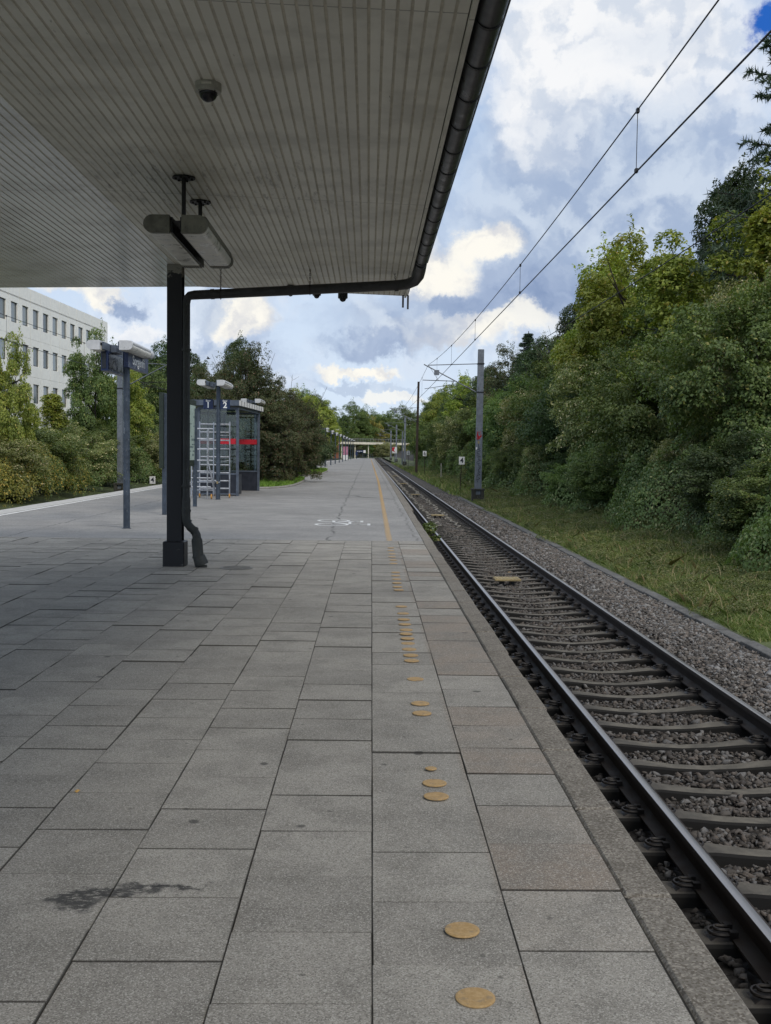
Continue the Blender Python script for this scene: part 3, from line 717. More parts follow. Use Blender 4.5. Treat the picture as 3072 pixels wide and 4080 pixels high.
# ------------------------------------------------------------------ tactile discs
dm = MB().lathe([(0.0625, 0.0), (0.0625, 0.003), (0.056, 0.0055)], (0, 0, 0), 28)
m_, gg_, bb_ = mat('tactile_ochre')
n_, _ = gg_.noise(gg_.pos(), 60, 5, 0.7); n2_, _ = gg_.noise(gg_.pos(), 4, 4, 0.6)
cc_ = gg_.mix(gg_.ramp(n_, 0.35, 0.7), (0.38, 0.245, 0.10), (0.50, 0.345, 0.17)); cc_ = gg_.mix(gg_.m('MULTIPLY', gg_.ramp(gg_.noise(gg_.pos(), 25, 5, 0.7)[0], 0.52, 0.62), 0.6), cc_, (0.24, 0.19, 0.13))
gg_.L.new(cc_, bb_.inputs['Base Color']); bb_.inputs['Roughness'].default_value = 0.75; M['disc'] = m_
ddy = [3.22, 3.69, 5.16, 5.37, 5.62, 6.83, 7.1, 7.87, 8.57, 8.80, 9.07, 9.35, 9.6, 9.85, 10.07, 10.4, 10.7, 11.1, 11.6, 13.0, 13.3, 13.7, 14.1, 14.5, 14.9, 16.1, 16.6, 17.1, 17.6, 18.2, 18.7]
near_l = ['yellow disc glued on a slab, nearest one at the bottom of the photo', 'yellow disc glued on a slab, second one up from the bottom edge',
          'yellow disc, nearer one of a close pair on one slab', 'yellow disc, farther one of a close pair on one slab, cut by a slab joint',
          'half sized worn yellow disc just beyond the close pair', 'nearer disc of the second close pair, beyond the half sized one', 'farther disc of the second close pair, beyond the half sized one', 'lone yellow disc between the second pair and the long row']
first = None
for i, y in enumerate(ddy):
    x = 0.335 + 0.0042 * y + rr.uniform(-.006, .006)
    if first is None:
        o = dm.build('tactile_disc', M['disc'], loc=(x, y, 0.003)); first = o
    else:
        o = first.copy(); col.objects.link(o); o.location = (x, y, 0.003); o.scale = (.5, .5, 1) if y == 5.62 else (1, 1, 1)
    tag(o, near_l[i] if i < 8 else 'small ochre disc in the line along the slabs under the canopy edge', 'tactile disc', 'yellow discs on the slabs')
y = 20.42; n = 0
while n < 270:
    o = first.copy(); col.objects.link(o); o.location = (0.335 + 0.0042 * min(y, 60) + rr.uniform(-.005, .005), y, -0.004)
    tag(o, 'small ochre disc in the close set line along the asphalt platform', 'tactile disc', 'yellow discs on the asphalt'); y += 0.25; n += 1
b_ = MB()
while y < 250: b_.box(0.53, 0.65, y, y + 0.13, -0.003, 0.003); y += 0.25
o = b_.build('far_discs', M['disc']); tag(o, 'distant part of the yellow disc line towards the platform end', 'tactile discs', 'yellow discs on the asphalt', 'stuff')

# bicycle marking
bk = MB()
def seg(ax, ay, bx, by, w=0.035):
    d_ = Vector((bx - ax, by - ay, 0)); n_ = Vector((-d_.y, d_.x, 0)).normalized() * w
    e = d_.normalized() * w * 0.6
    bk.add([(ax - e.x + n_.x, ay - e.y + n_.y, 0.001), (ax - e.x - n_.x, ay - e.y - n_.y, 0.001), (bx + e.x - n_.x, by + e.y - n_.y, 0.001), (bx + e.x + n_.x, by + e.y + n_.y, 0.001)], [(0, 1, 2, 3)])
for cy_ in (24.62, 25.98):
    n = 36; vs = []; fs = []
    for k in range(n):
        a = 2 * math.pi * k / n; vs += [(-0.83 + 0.40 * math.cos(a), cy_ + 0.46 * math.sin(a), 0.0005), (-0.83 + 0.33 * math.cos(a), cy_ + 0.38 * math.sin(a), 0.0005)]
    for k in range(n): fs.append((2 * k, 2 * k + 1, (2 * k + 3) % (2 * n), (2 * k + 2) % (2 * n)))
    bk.add(vs, fs)
for s4 in ((-0.83, 24.62, -0.22, 24.80), (-0.83, 25.98, -0.30, 25.70), (-0.80, 25.35, -0.30, 25.70), (-0.80, 25.35, -0.40, 24.78), (-0.83, 25.98, -0.80, 25.35), (-0.42, 24.80, -0.42, 25.66),
           (-0.22, 24.80, 0.03, 24.75), (0.03, 24.45, 0.03, 25.0), (-0.30, 25.70, -0.14, 25.74), (-0.14, 25.5, -0.14, 26.0)): seg(*s4)
o = bk.build('bicycle_marking', simple('road_marking', (0.66, 0.67, 0.67), 0.7, 0, 0.15, 12, 0.1), loc=(0, 0, -0.0005)); tag(o, 'white bicycle pictogram painted on the asphalt left of the yellow line', 'road marking')
# manhole by the drainpipe
t = thing('manhole_cover', 'round iron drain cover in the slabs right of the drainpipe foot', 'manhole cover', (-1.88, 15.3, 0.002))
b_ = MB().lathe([(0.24, 0), (0.24, 0.004), (0.215, 0.005)], (0, 0, 0), 28)
for k in range(-4, 5):
    w_ = math.sqrt(0.2 ** 2 - (k * 0.045) ** 2); b_.box(-w_, w_, k * 0.045 - 0.006, k * 0.045 + 0.006, 0.005, 0.010)
b_.build('iron_grate', simple('worn_iron', (0.20, 0.195, 0.18), 0.7, 0.1, 0.3, 30, 0.2), t)

# ------------------------------------------------------------------ canopy
cn = thing('station_canopy', 'wide platform canopy with pale boarded soffit, dark post and drainpipe', 'canopy', (-2.8, 15.5, 0))
cn.location = (0, 0, 0)
CR = 4.335
def zc(x): return CR - (x + 2.8) * 0.030 if x > -2.8 else CR - (-2.8 - x) * 0.020
Yc0, Yc1 = -1.2, 17.5
b_ = MB(); x = 0.55; PT = 0.0835
gr = MB()
while x > -7.0:
    x0 = x - PT + 0.016
    crosses = 0
    yj = Yc1 + rr.uniform(-0.012, 0.012)
    za, zb_ = zc(x), zc(x0); e = 0.0025
    b_.add([(x, Yc0, za + .007), (x, yj, za + .007), (x - e, Yc0, za), (x - e, yj, za), (x0 + e, Yc0, zb_), (x0 + e, yj, zb_), (x0, Yc0, zb_ + .007), (x0, yj, zb_ + .007)],
           [(0, 2, 3, 1), (2, 4, 5, 3), (4, 6, 7, 5), (1, 3, 5, 7)])
    x -= PT
for xa, xb in ((0.55, -2.8), (-2.8, -7.05)):
    gr.add([(xa, Yc0, zc(xa) + .005), (xa, Yc1 - .01, zc(xa) + .005), (xb, Yc1 - .01, zc(xb) + .005), (xb, Yc0, zc(xb) + .005)], [(0, 1, 2, 3)])
b_.build('soffit', M['ceil'], cn); gr.build('soffit_backing', M['groove'], cn)
rf = MB()
rf.add([(0.62, Yc0, 4.46), (0.62, Yc1 + .02, 4.46), (-2.8, Yc1 + .02, 4.58), (-2.8, Yc0, 4.58), (-7.1, Yc0, 4.60), (-7.1, Yc1 + .02, 4.60)], [(0, 1, 2, 3), (3, 2, 5, 4)])
rf.add([(0.62, Yc0, zc(.55)), (0.62, Yc1, zc(.55)), (0.62, Yc1, 4.44), (0.62, Yc0, 4.44)], [(0, 1, 2, 3)])
rf.build('roof', M['gutter'], cn)
fa = MB()
def zq(x, o): return zc(x) + o
pts = [0.62, -2.8, -7.1]
for xa, xb in zip(pts[:-1], pts[1:]):
    fa.add([(xa, Yc1 + .012, zq(xa, .004)), (xb, Yc1 + .012, zq(xb, .004)), (xb, Yc1 + .012, zq(xb, .11)), (xa, Yc1 + .012, zq(xa, .11)),
            (xa, Yc1 + .032, zq(xa, .004)), (xb, Yc1 + .032, zq(xb, .004)), (xb, Yc1 + .032, zq(xb, .11)), (xa, Yc1 + .032, zq(xa, .11))],
           [(0, 1, 2, 3), (4, 7, 6, 5), (0, 4, 5, 1), (3, 2, 6, 7)])
fa.build('fascia', M['ceil'], cn)
b_ = MB().add([(0.60, Yc1 - .05, 4.24), (0.60, Yc1 + .03, 4.24), (0.60, Yc1, 4.02), (0.63, Yc1 - .05, 4.24), (0.63, Yc1 + .03, 4.24), (0.63, Yc1, 4.02)], [(0, 1, 2), (5, 4, 3), (0, 3, 4, 1), (1, 4, 5, 2), (2, 5, 3, 0)])
b_.box(0.52, 0.55, Yc1 - .04, Yc1 + .04, 4.05, 4.24)
b_.build('corner_bracket', M['gutter'], cn)
# edge batten beside the soffit
MB().box(0.555, 0.585, Yc0, Yc1 - .02, 4.20, 4.235).build('edge_batten', M['ceil'], cn)
# gutter: half-round channel + straps
GX, GZ, GR, GY = 0.682, 4.262, 0.082, 14.55
b_ = MB(); n = 14; pf = []
for k in range(n + 1):
    a = math.pi + math.pi * k / n; pf.append((GX + GR * math.cos(a), GZ + GR * math.sin(a)))
for k in range(n, -1, -1):
    a = math.pi + math.pi * k / n; pf.append((GX + (GR - .006) * math.cos(a), GZ + (GR - .006) * math.sin(a)))
b_.prism(pf, Yc0, GY, 'y'); b_.tube([(GX + GR + .004, Yc0, GZ), (GX + GR + .004, GY, GZ)], 0.011, 8)
gu = b_.build('gutter', M['gutter'], cn, smooth=True)
y = 14.3; st = MB()
while y > 0:
    pf = []
    for k in range(n + 1):
        a = math.pi + math.pi * k / n; pf.append((GX + (GR + .006) * math.cos(a), GZ + (GR + .006) * math.sin(a)))
    for k in range(n, -1, -1):
        a = math.pi + math.pi * k / n; pf.append((GX + (GR - .001) * math.cos(a), GZ + (GR - .001) * math.sin(a)))
    MB().prism(pf, y - .016, y + .016, 'y').build('gutter_strap', M['black'], gu); y -= 0.66
# elbow and drain pipe
def arc(c, r, a0, a1, n, plane):
    out_ = []
    for k in range(n + 1):
        a = a0 + (a1 - a0) * k / n; u_, v_ = math.cos(a) * r, math.sin(a) * r
        out_.append((c[0] + u_, c[1], c[2] + v_) if plane == 'xz' else (c[0] + u_, c[1] + v_, c[2]) if plane == 'xy' else (c[0], c[1] + u_, c[2] + v_))
    return out_
PY = 15.35
CXX = -2.755
path = [(GX, 14.45, 4.235), (GX, 14.62, 4.225), (GX, 14.80, 4.20), (GX - .01, 14.98, 4.15), (GX - .06, 15.12, 4.10), (GX - .16, 15.25, 4.075), (GX - .30, 15.32, 4.068)]
rs = [0.078, 0.080, 0.080, 0.078, 0.076, 0.074, 0.072]
path += [(-1.0, PY, 3.985), (-2.50, PY, 3.892)]; rs += [0.070, 0.066]
path += [(-2.57, PY, 3.880), (-2.605, PY, 3.845), (-2.615, PY, 3.78)]; rs += [0.062, 0.058, 0.054]
dp = MB().tube(path, rs, 16)
dp.tube([(0.40, 15.325, 4.064), (0.34, 15.327, 4.06)], 0.080, 16); dp.tube([(-2.22, PY, 3.91), (-2.27, PY, 3.907)], 0.074, 16)
dpo = dp.build('drain_pipe', M['zinc'], cn, smooth=True)
path = [(-2.615, PY, 3.80), (-2.615, PY, 1.02), (-2.615, PY, 0.98)]; rs = [0.052, 0.052, 0.062]
path += [(-2.615, PY, 0.74), (-2.605, PY, 0.64), (-2.55, PY, 0.57), (-2.49, PY, 0.52), (-2.465, PY, 0.46), (-2.46, PY, 0.40), (-2.46, PY, 0.395), (-2.44, PY, 0.16), (-2.43, PY, 0.155), (-2.40, PY, 0.07), (-2.385, PY, 0.03)]
rs += [0.062, 0.060, 0.060, 0.060, 0.062, 0.064, 0.078, 0.078, 0.088, 0.098, 0.098]
lp = MB().tube(path, rs, 18)
for z in (3.1, 1.15, 0.8): lp.tube([(-2.615, PY, z), (-2.615, PY, z + .03)], 0.070, 16)
lp.tube([(-2.462, PY, .415), (-2.460, PY, .385)], .074, 16); lp.tube([(-2.602, PY, .665), (-2.594, PY, .64)], .068, 16); lp.tube([(-2.505, PY, .535), (-2.48, PY, .512)], .069, 16); lp.tube([(-2.44, PY, .165), (-2.436, PY, .14)], .088, 16)
lp.lathe([(0.07, 0), (0.07, 0.03)], (-2.38, PY, 0.0), 16)
lp.build('downpipe', M['zinc_d'], cn, smooth=True)
for x, z0 in ((-2.13, 3.99), (-0.86, 4.05), (0.36, 4.13)):
    ch = MB(); z = z0 - .05; k = 0; ztop = zc(x)
    while z < ztop:
        c2 = (x - (z - z0) * 0.15 * (1 if x > 0 else 0), PY - .0, z + .014)
        loop = []
        for q in range(8):
            a = 2 * math.pi * q / 8; u_, v_ = 0.010 * math.cos(a), 0.019 * math.sin(a)
            loop.append((c2[0] + (u_ if k % 2 else 0), c2[1] + (0 if k % 2 else u_), c2[2] + v_))
        ch.tube(loop, 0.0035, 5, closed=True); z += 0.028; k += 1
    zz = 3.905 + (x + 2.30) * 0.0625
    ring = [(x, PY + 0.078 * math.cos(2 * math.pi * q / 16), zz + 0.078 * math.sin(2 * math.pi * q / 16)) for q in range(16)]
    ch.tube(ring, 0.005, 5, closed=True); ch.build('support_chain', M['chain'], cn)
# post: flanged steel column on a boxed foot, cream paint flaking at the head
m_, gg_, bb_ = mat('column_flaking')
p_ = gg_.pos(); n_, _ = gg_.noise(gg_.v('MULTIPLY', p_, (1, 1, 2.2)), 13, 5, 0.65); pz_ = gg_.xyz(p_)[2]
f_ = gg_.ramp(gg_.m('ADD', pz_, gg_.m('MULTIPLY', gg_.m('SUBTRACT', n_, 0.5), 0.55)), 4.20, 4.22)
f2_ = gg_.m('MULTIPLY', gg_.ramp(n_, 0.66, 0.68), gg_.ramp(pz_, 0.5, 0.3))
cc_ = gg_.mix(gg_.m('MAXIMUM', f_, gg_.m('MULTIPLY', f2_, 0.8)), (0.008, 0.0085, 0.011), (0.26, 0.25, 0.22))
gg_.L.new(cc_, bb_.inputs['Base Color']); bb_.inputs['Roughness'].default_value = 0.5; gg_.L.new(gg_.bump(n_, 0.2, 0.004), bb_.inputs['Normal'])
cx, cy = -2.80, 15.52
c_ = MB(); c_.cbox(cx - .105, cx + .108, cy - .115, cy - .100, 0.36, 4.36, 0.003); c_.cbox(cx - .105, cx + .108, cy + .100, cy + .115, 0.36, 4.35, 0.003)
c_.box(cx - .02, cx + .0, cy - .100, cy + .100, 0.36, 4.34); c_.box(cx + .0, cx + .08, cy - .04, cy + .04, 0.36, 1.0)
c_.build('post', m_, cn)
MB().cbox(cx - .155, cx + .155, cy - .165, cy + .165, 0.0, 0.365, 0.012).build('post_foot', m_, cn)

# ceiling lamp
lm = thing('canopy_lamp', 'twin tube lamp hung from the canopy soffit by two dark rods', 'ceiling lamp', (-1.80, 10.9, 0))
def stadium(cx, cz, w_, h_, side, n=10):
    """profile flat on the inner side, round on the outer side"""
    r = h_ / 2; pf = []
    if side > 0:
        pf.append((cx, cz)); 
        for k in range(n + 1):
            a = -math.pi / 2 + math.pi * k / n; pf.append((cx + w_ - r + r * math.cos(a), cz + r + r * math.sin(a)))
        pf.append((cx, cz + h_))
    else:
        pf.append((cx, cz + h_))
        for k in range(n + 1):
            a = math.pi / 2 + math.pi * k / n; pf.append((cx - w_ + r + r * math.cos(a), cz + r + r * math.sin(a)))
        pf.append((cx, cz))
    return pf
def lamp_unit(parent, x, z, y0, y1, w_, h_, side, mh, md, endlen=0.14):
    pf = stadium(x, z, w_, h_, side)
    b1 = MB().prism(pf, y0, y0 + .05, 'y'); b1.prism(pf, y1 - endlen, y1, 'y')
    b1.prism([(a, c) for a, c in stadium(x, z + h_ * .48, w_ - .004, h_ * .52, side)], y0 + .05, y1 - endlen, 'y')
    o_ = b1.build('lamp_housing', mh, parent, smooth=True)
    b2 = MB().prism(stadium(x, z + .004, w_ - .010, h_ * .75, side), y0 + .052, y1 - endlen - .002, 'y')
    b2.build('diffuser', md, parent, smooth=True)
    v = MB()
    for k in range(9):
        xx = x + side * (0.03 + k * (w_ - .08) / 8); v.box(xx - .003, xx + .003, y1 - endlen + .03, y1 - .03, z - .003, z + .002)
    v.build('vent_slots', M['black'], parent)
for sd_ in (-1, 1): lamp_unit(lm, sd_ * 0.055, 3.685, -0.95, 0.96, 0.24, 0.165, sd_, M['lampdirty'], M['diffuser'])
b_ = MB(); b_.box(-0.052, -0.036, -0.9, 1.0, 3.70, 3.84); b_.box(0.036, 0.052, -0.9, 1.0, 3.70, 3.84)
b_.box(-0.034, 0.034, -0.55, -0.45, 3.80, 3.835); b_.box(-0.034, 0.034, 0.45, 0.55, 3.80, 3.835); b_.box(-.034, .034, -.9, .95, 3.80, 3.806)
b_.build('mounting_rail', M['black'], lm)
for y in (-0.5, 0.5):
    zt = zc(-1.8)
    MB().tube([(0, y, 3.84), (0, y, zt - .01)], 0.021, 12).build('hanging_rod', M['black'], lm, smooth=True)
    pl = MB().lathe([(0.11, -0.016), (0.11, -0.004)], (0, y, zt), 24)
    for q in range(6):
        a = 2 * math.pi * q / 6 + .3; pl.lathe([(0.011, -0.030), (0.011, -0.015)], (0.078 * math.cos(a), y + 0.078 * math.sin(a), zt), 8)
    pl.build('ceiling_plate', M['black'], lm)
# dome cameras
def dome(x, y, r, label, drop=0.0, tri=True):
    t = thing('dome_camera', label, 'camera', (x, y, zc(x)), 'dome cameras under the canopy')
    MB().lathe([(r * 1.02, 0.0), (r * 1.02, -r * .55 - drop), (r * .96, -r * .66 - drop), (r * .74, -r * .68 - drop)], (0, 0, 0), 30).build('camera_housing', M['camw'] if tri else M['black'], t, smooth=True)
    pr = []
    for k in range(9):
        a = math.pi / 2 * k / 8; pr.append((max(0.001, r * .72 * math.cos(a)), -r * .66 - drop - r * .72 * math.sin(a)))
    MB().lathe(pr, (0, 0, 0), 28).build('dome_glass', M['dome'], t, smooth=True)
    if tri:
        lb_ = MB().box(-0.035, 0.035, -r * 1.03, -r * 1.0, -0.030, -0.016); lb_.build('label_plate', M['diffuser'], t)
        bt = MB()
        for q in range(4):
            a = math.pi / 4 + math.pi / 2 * q; bt.lathe([(0.005, -r * .7), (0.005, -r * .63)], (r * .86 * math.cos(a), r * .86 * math.sin(a), 0), 8)
        bt.build('screw', M['black'], t)
dome(-1.165, 7.72, 0.092, 'pale dome camera with black bubble under the canopy soffit, nearest one')
dome(-1.25, 16.9, 0.055, 'small dark ceiling dome beyond the drainpipe, leftmost of three', 0.10, False)
dome(-0.84, 16.9, 0.065, 'small dark ceiling dome beyond the drainpipe, middle of three', 0.10, False)
dome(-0.43, 16.9, 0.075, 'small dark ceiling dome beyond the drainpipe, rightmost of three', 0.12, False)

# ------------------------------------------------------------------ platform furniture
def lamp_top(t, zt=3.68, scale=1.0):
    for sd_ in (-1, 1):
        lamp_unit(t, sd_ * 0.09 if sd_ > 0 else -0.30, zt, -1.05, 1.15, 0.27, 0.19, sd_, M['lampw'], M['diffuser'], 0.35)
    b_ = MB(); b_.box(-0.29, 0.08, -0.06, 0.06, zt + .05, zt + .13); b_.box(-0.29, -0.25, -0.9, 1.0, zt + .02, zt + .17); b_.box(0.055, 0.085, -1.0, 1.0, zt + .02, zt + .17)
    b_.box(-0.24, -0.13, -0.35, 0.25, zt + .01, zt + .16)
    b_.build('cross_arm', M['shelter'], t)
def lamp_post(x, y, label, zt=3.68, group='lamp posts along the platform'):
    t = thing('lamp_post', label, 'lamp post', (x, y, 0), group)
    b_ = MB().tube([(0, 0, 0), (0, 0, zt + .19)], 0.071, 18); b_.lathe([(0.095, 0), (0.09, .012)], (0, 0, 0), 18)
    b_.tube([(0, 0, 1.38), (0, 0, 1.40)], 0.0722, 18)
    b_.build('pole', M['ink_blue'], t, smooth=True); lamp_top(t, zt); return t
lp0 = lamp_post(-5.13, 22.7, 'twin tube lamp on round pole carrying the station name sign', 3.68)
lp0.rotation_euler.z = 0.0
# maintenance hatch + paint scar on the pole
MB().box(-0.03, 0.03, -0.0745, -0.068, 0.95, 1.30).build('hatch', M['ink_blue'], lp0)
MB().add([(-0.055, -0.050, 2.02), (-0.02, -0.071, 2.0), (-0.015, -0.072, 2.12), (-0.035, -0.066, 2.15), (-0.03, -0.068, 2.25), (-0.058, -0.046, 2.30), (-0.062, -0.040, 2.12)], [(0, 1, 2, 3, 4, 5, 6)]).build('sticker_remains', M['galv'], lp0)
sg = thing('station_sign', 'dark blue station name board hanging from the first lamp pole', 'sign', (-5.04, 23.25, 3.55))
MB().cbox(-0.05, 0.05, -1.0, 1.0, -0.165, 0.165, 0.008).build('sign_board', M['signblue'], sg)
text('lettering', 'Sorgenfri', 0.27, M['letter'], sg, (0.056, 0.0, 0.0), (R(90), 0, R(90)), 0.003, 0.003, 1.25)
text('lettering', 'Sorgenfri', 0.27, M['letter'], sg, (-0.056, 0.0, 0.0), (R(90), 0, R(-90)), 0.003, 0.003, 1.25)
b_ = MB(); b_.box(-0.012, 0.012, -0.7, -0.68, 0.165, 0.24); b_.box(-0.012, 0.012, 0.6, 0.62, 0.165, 0.24); b_.build('hanger', M['black'], sg)
ds = thing('departure_display', 'black departure display box left of the first lamp pole', 'display', (-5.45, 22.9, 3.50))
MB().cbox(-0.07, 0.07, -0.8, 0.9, -0.21, 0.21, 0.01).build('display_case', M['signblue'], ds)
MB().box(-0.04, 0.04, -0.812, -0.801, -0.16, 0.16).build('screen', M['displayblack'], ds)
MB().box(0.071, 0.076, -0.7, 0.75, -0.16, 0.16).build('screen', M['displayblack'], ds)
MB().box(-0.01, 0.01, -0.3, 0.3, 0.21, 0.26).build('hanger', M['black'], ds)
lp1 = lamp_post(-5.10, 36.3, 'twin tube lamp on round pole carrying the track number plates', 3.80)
for x, nme in ((-5.435, '1'), (-4.865, '2')):
    sg = thing('track_sign', 'dark blue plate with the track number, %s of the second lamp pole' % ('left' if nme == '1' else 'right'), 'sign', (x, 36.25, 3.225))
    MB().cbox(-0.165, 0.165, -0.03, 0.0, -0.165, 0.165, 0.006).build('sign_plate', M['signblue'], sg)
    MB().box(0.165 if nme == '1' else -0.185, 0.19 if nme == '1' else -0.165, -0.02, -0.005, -0.14, 0.14).build('bracket', M['black'], sg)
    text('lettering', 'Spor', 0.085, M['letter'], sg, (0, -0.034, 0.115), (R(90), 0, 0), 0.003, 0.001)
    text('lettering', nme, 0.27, M['letter'], sg, (0, -0.034, -0.035), (R(90), 0, 0), 0.003, 0.007)
lamp_post(-5.30, 50, 'twin tube lamp showing above the far end of the shelter roof', 3.85)
posts = [(-5.0, 66), (-4.9, 80), (-4.85, 99), (-4.6, 114), (-4.5, 128), (-4.4, 142), (-4.25, 156), (-4.1, 170), (-3.95, 185), (-3.8, 201), (-3.6, 217), (-3.4, 234)]
far_lamp = None
for i, (x, y) in enumerate(posts):
    if i == 0: far_lamp = lamp_post(x, y, 'lamp post partly hidden behind the bronze tree on the platform', 3.95)
    else:
        c_ = copy_tree(far_lamp); c_.location = (x, y, 0)
        lb = {1: 'lamp post between the two leafy islands of the platform', 2: 'lamp post nearest the camera in the far row beyond the dark shrub',
              3: 'second lamp post in the far row beyond the dark shrub', 11: 'last lamp post of the far row at the platform end'}.get(i, 'slim lamp post in the middle of the receding far row')
        tag(c_, lb)

# map board on two posts
mb_ = thing('map_board', 'tall glazed timetable case on two square posts behind the canopy post', 'notice board', (-5.2, 29.7, 0))
for y, x in ((-2.1, -0.06), (2.0, 0.06)): MB().cbox(x - .055, x + .055, y - .05, y + .05, 0, 3.12 if y < 0 else 2.9, 0.006).build('post', M['ink_blue'], mb_)
MB().add([(-0.165, -2.3, 1.2), (-0.065, -2.3, 1.2), (0.055, 2.25, 1.2), (-0.045, 2.25, 1.2), (-0.165, -2.3, 3.14), (-0.065, -2.3, 3.14), (0.055, 2.25, 3.14), (-0.045, 2.25, 3.14)],
         [(0, 3, 2, 1), (4, 5, 6, 7), (0, 1, 5, 4), (1, 2, 6, 5), (2, 3, 7, 6), (3, 0, 4, 7)]).build('case', simple('case_green', (0.02, 0.03, 0.02), 0.4), mb_)
mm = MB(); ang = math.atan2(0.12, 4.55)
def onface(y, z, o_=0.004): t_ = (y + 2.3) / 4.55; return (-0.065 + 0.12 * t_ + o_, y, z)
mm.add([onface(-2.1, 1.38), onface(2.1, 1.38), onface(2.1, 2.98), onface(-2.1, 2.98)], [(0, 1, 2, 3)]); pr_ = mm.build('printed_map', M['mapgreen'], mb_)
ln = MB(); r3 = random.Random(11)
for zz, L_, h_ in ((2.62, .45, .05), (2.42, 1.0, .03), (2.36, .8, .03), (2.2, .9, .04), (2.05, .7, .04), (1.95, .35, .06), (1.82, .5, .03), (1.74, .4, .05), (1.62, .9, .04), (1.5, 1.1, .06)):
    y = -2.0
    while y < 1.9:
        l2 = r3.uniform(.06, .2)
        if r3.random() < 0.62: ln.add([onface(y, zz, .008), onface(y + l2, zz, .008), onface(y + l2, zz + h_, .008), onface(y, zz + h_, .008)], [(0, 1, 2, 3)])
        y += l2 + .06
ln.build('print_lines', simple('print_ink', (0.10, 0.15, 0.16), 0.5), pr_)

# shelter
sh = thing('waiting_shelter', 'glazed platform shelter with dark base panels and a red band', 'shelter', (-5.5, 39.2, 0))
X0, X1, D_ = -0.72, 0.70, 5.3; XS = 0.22    # slight outward drift with distance
def sx(x, y): return x + XS * y / D_ * 1.0
fr = MB()
for x, y in ((X1, 0), (X1, D_), (X0, 0), (X0, D_)): MB().cbox(sx(x, y) - .05, sx(x, y) + .05, y - .05, y + .05, 0, 3.25, .006).build('corner_post', M['shelter'], sh)
for y in (1.8, 3.55): MB().cbox(sx(X0, y) - .035, sx(X0, y) + .035, y - .035, y + .035, 0, 3.25, .006).build('side_post', M['shelter'], sh)
fr.box(X0, X1, -0.04, 0.04, 3.17, 3.25); fr.box(X0, X1, -0.035, 0.035, 0.78, 0.84)
fr.box(X0, X1, -0.03, 0.03, 0.05, 0.10); fr.box(0.0, 0.05, -.035, .035, 0.84, 3.17)
for xx in (X0, X1):
    for z in (0.80, 3.19):
        if xx == X1 and z < 3: continue
        fr.add([(sx(xx, 0) - .03, 0, z), (sx(xx, 0) + .03, 0, z), (sx(xx, D_) + .03, D_, z), (sx(xx, D_) - .03, D_, z), (sx(xx, 0) - .03, 0, z + .05), (sx(xx, 0) + .03, 0, z + .05), (sx(xx, D_) + .03, D_, z + .05), (sx(xx, D_) - .03, D_, z + .05)],
               [(0, 3, 2, 1), (4, 5, 6, 7), (0, 1, 5, 4), (1, 2, 6, 5), (2, 3, 7, 6), (3, 0, 4, 7)])
fr.box(sx(X0, D_), sx(X1, D_), D_ - .035, D_ + .035, 0.78, 0.84); fr.box(sx(X0, D_), sx(X1, D_), D_ - .035, D_ + .035, 3.17, 3.25)
fr.build('frame', M['shelter'], sh)
def slabq(b, p0, p1, z0, z1, t=0.012):
    (xa, ya), (xb, yb) = p0, p1; d_ = Vector((xb - xa, yb - ya, 0)).normalized(); n_ = Vector((-d_.y, d_.x, 0)) * t
    vs = []
    for z in (z0, z1):
        for (x, y), s_ in (((xa, ya), 1), ((xb, yb), 1), ((xb, yb), -1), ((xa, ya), -1)): vs.append((x + n_.x * s_, y + n_.y * s_, z))
    b.add(vs, [(0, 1, 2, 3), (7, 6, 5, 4), (0, 4, 5, 1), (1, 5, 6, 2), (2, 6, 7, 3), (3, 7, 4, 0)])
dpn = MB(); slabq(dpn, (X0 + .05, 0), (X1 - .05, 0), 0.1, 0.78); dpn.build('base_panel', M['shelter_dark'], sh)
dpn = MB(); slabq(dpn, (sx(X0, D_) + .05, D_), (sx(X1, D_) - .05, D_), 0.0, 0.78); dpn.build('base_panel', M['shelter_dark'], sh)
dpn = MB(); slabq(dpn, (sx(X0, .06), .06), (sx(X0, D_ - .06), D_ - .06), 0.1, 0.78); dpn.build('base_panel', M['shelter_dark'], sh)
# right side: short return at each end, opening between; lower dark box under the far window
dpn = MB(); slabq(dpn, (sx(X1, D_ * .0) - .02, .06), (sx(X1, 1.0) - .02, 1.0), 0.05, 0.78); dpn.build('base_panel', M['shelter_dark'], sh)
for a, b2 in (((X0 + .05, 0), (0.0, 0)), ((0.05, 0), (X1 - .05, 0))):
    q = MB(); slabq(q, a, b2, 0.84, 3.17, .004); q.build('glass_pane', M['glass'], sh)
q = MB(); slabq(q, (sx(X0, D_) + .05, D_), (sx(X1, D_) - .05, D_), 0.84, 3.17, .004); q.build('glass_pane', M['glass'], sh)
for ya, yb in ((.05, 1.77), (1.84, 3.51), (3.59, D_ - .05)):
    q = MB(); slabq(q, (sx(X0, ya), ya), (sx(X0, yb), yb), 0.85, 3.17, .004); q.build('glass_pane', M['glass'], sh)
rb = MB(); slabq(rb, (0.0, 0), (X1 - .05, 0), 1.90, 2.10, .007); slabq(rb, (sx(X0, D_) + .05, D_), (sx(X1, D_) - .05, D_), 1.93, 2.13, .007)
rb.build('red_band', M['red'], sh)
rfm = MB(); rfm.add([(-1.0, -.30, 3.30), (0.78, -.30, 3.30), (1.05, D_ + .3, 3.30), (-0.75, D_ + .3, 3.30), (-1.0, -.30, 3.50), (0.78, -.30, 3.50), (1.05, D_ + .3, 3.50), (-0.75, D_ + .3, 3.50)],
         [(0, 3, 2, 1), (4, 5, 6, 7), (0, 1, 5, 4), (1, 2, 6, 5), (2, 3, 7, 6), (3, 0, 4, 7)])
rfo = rfm.build('roof', M['shelter'], sh)
k = 0; y = -.28
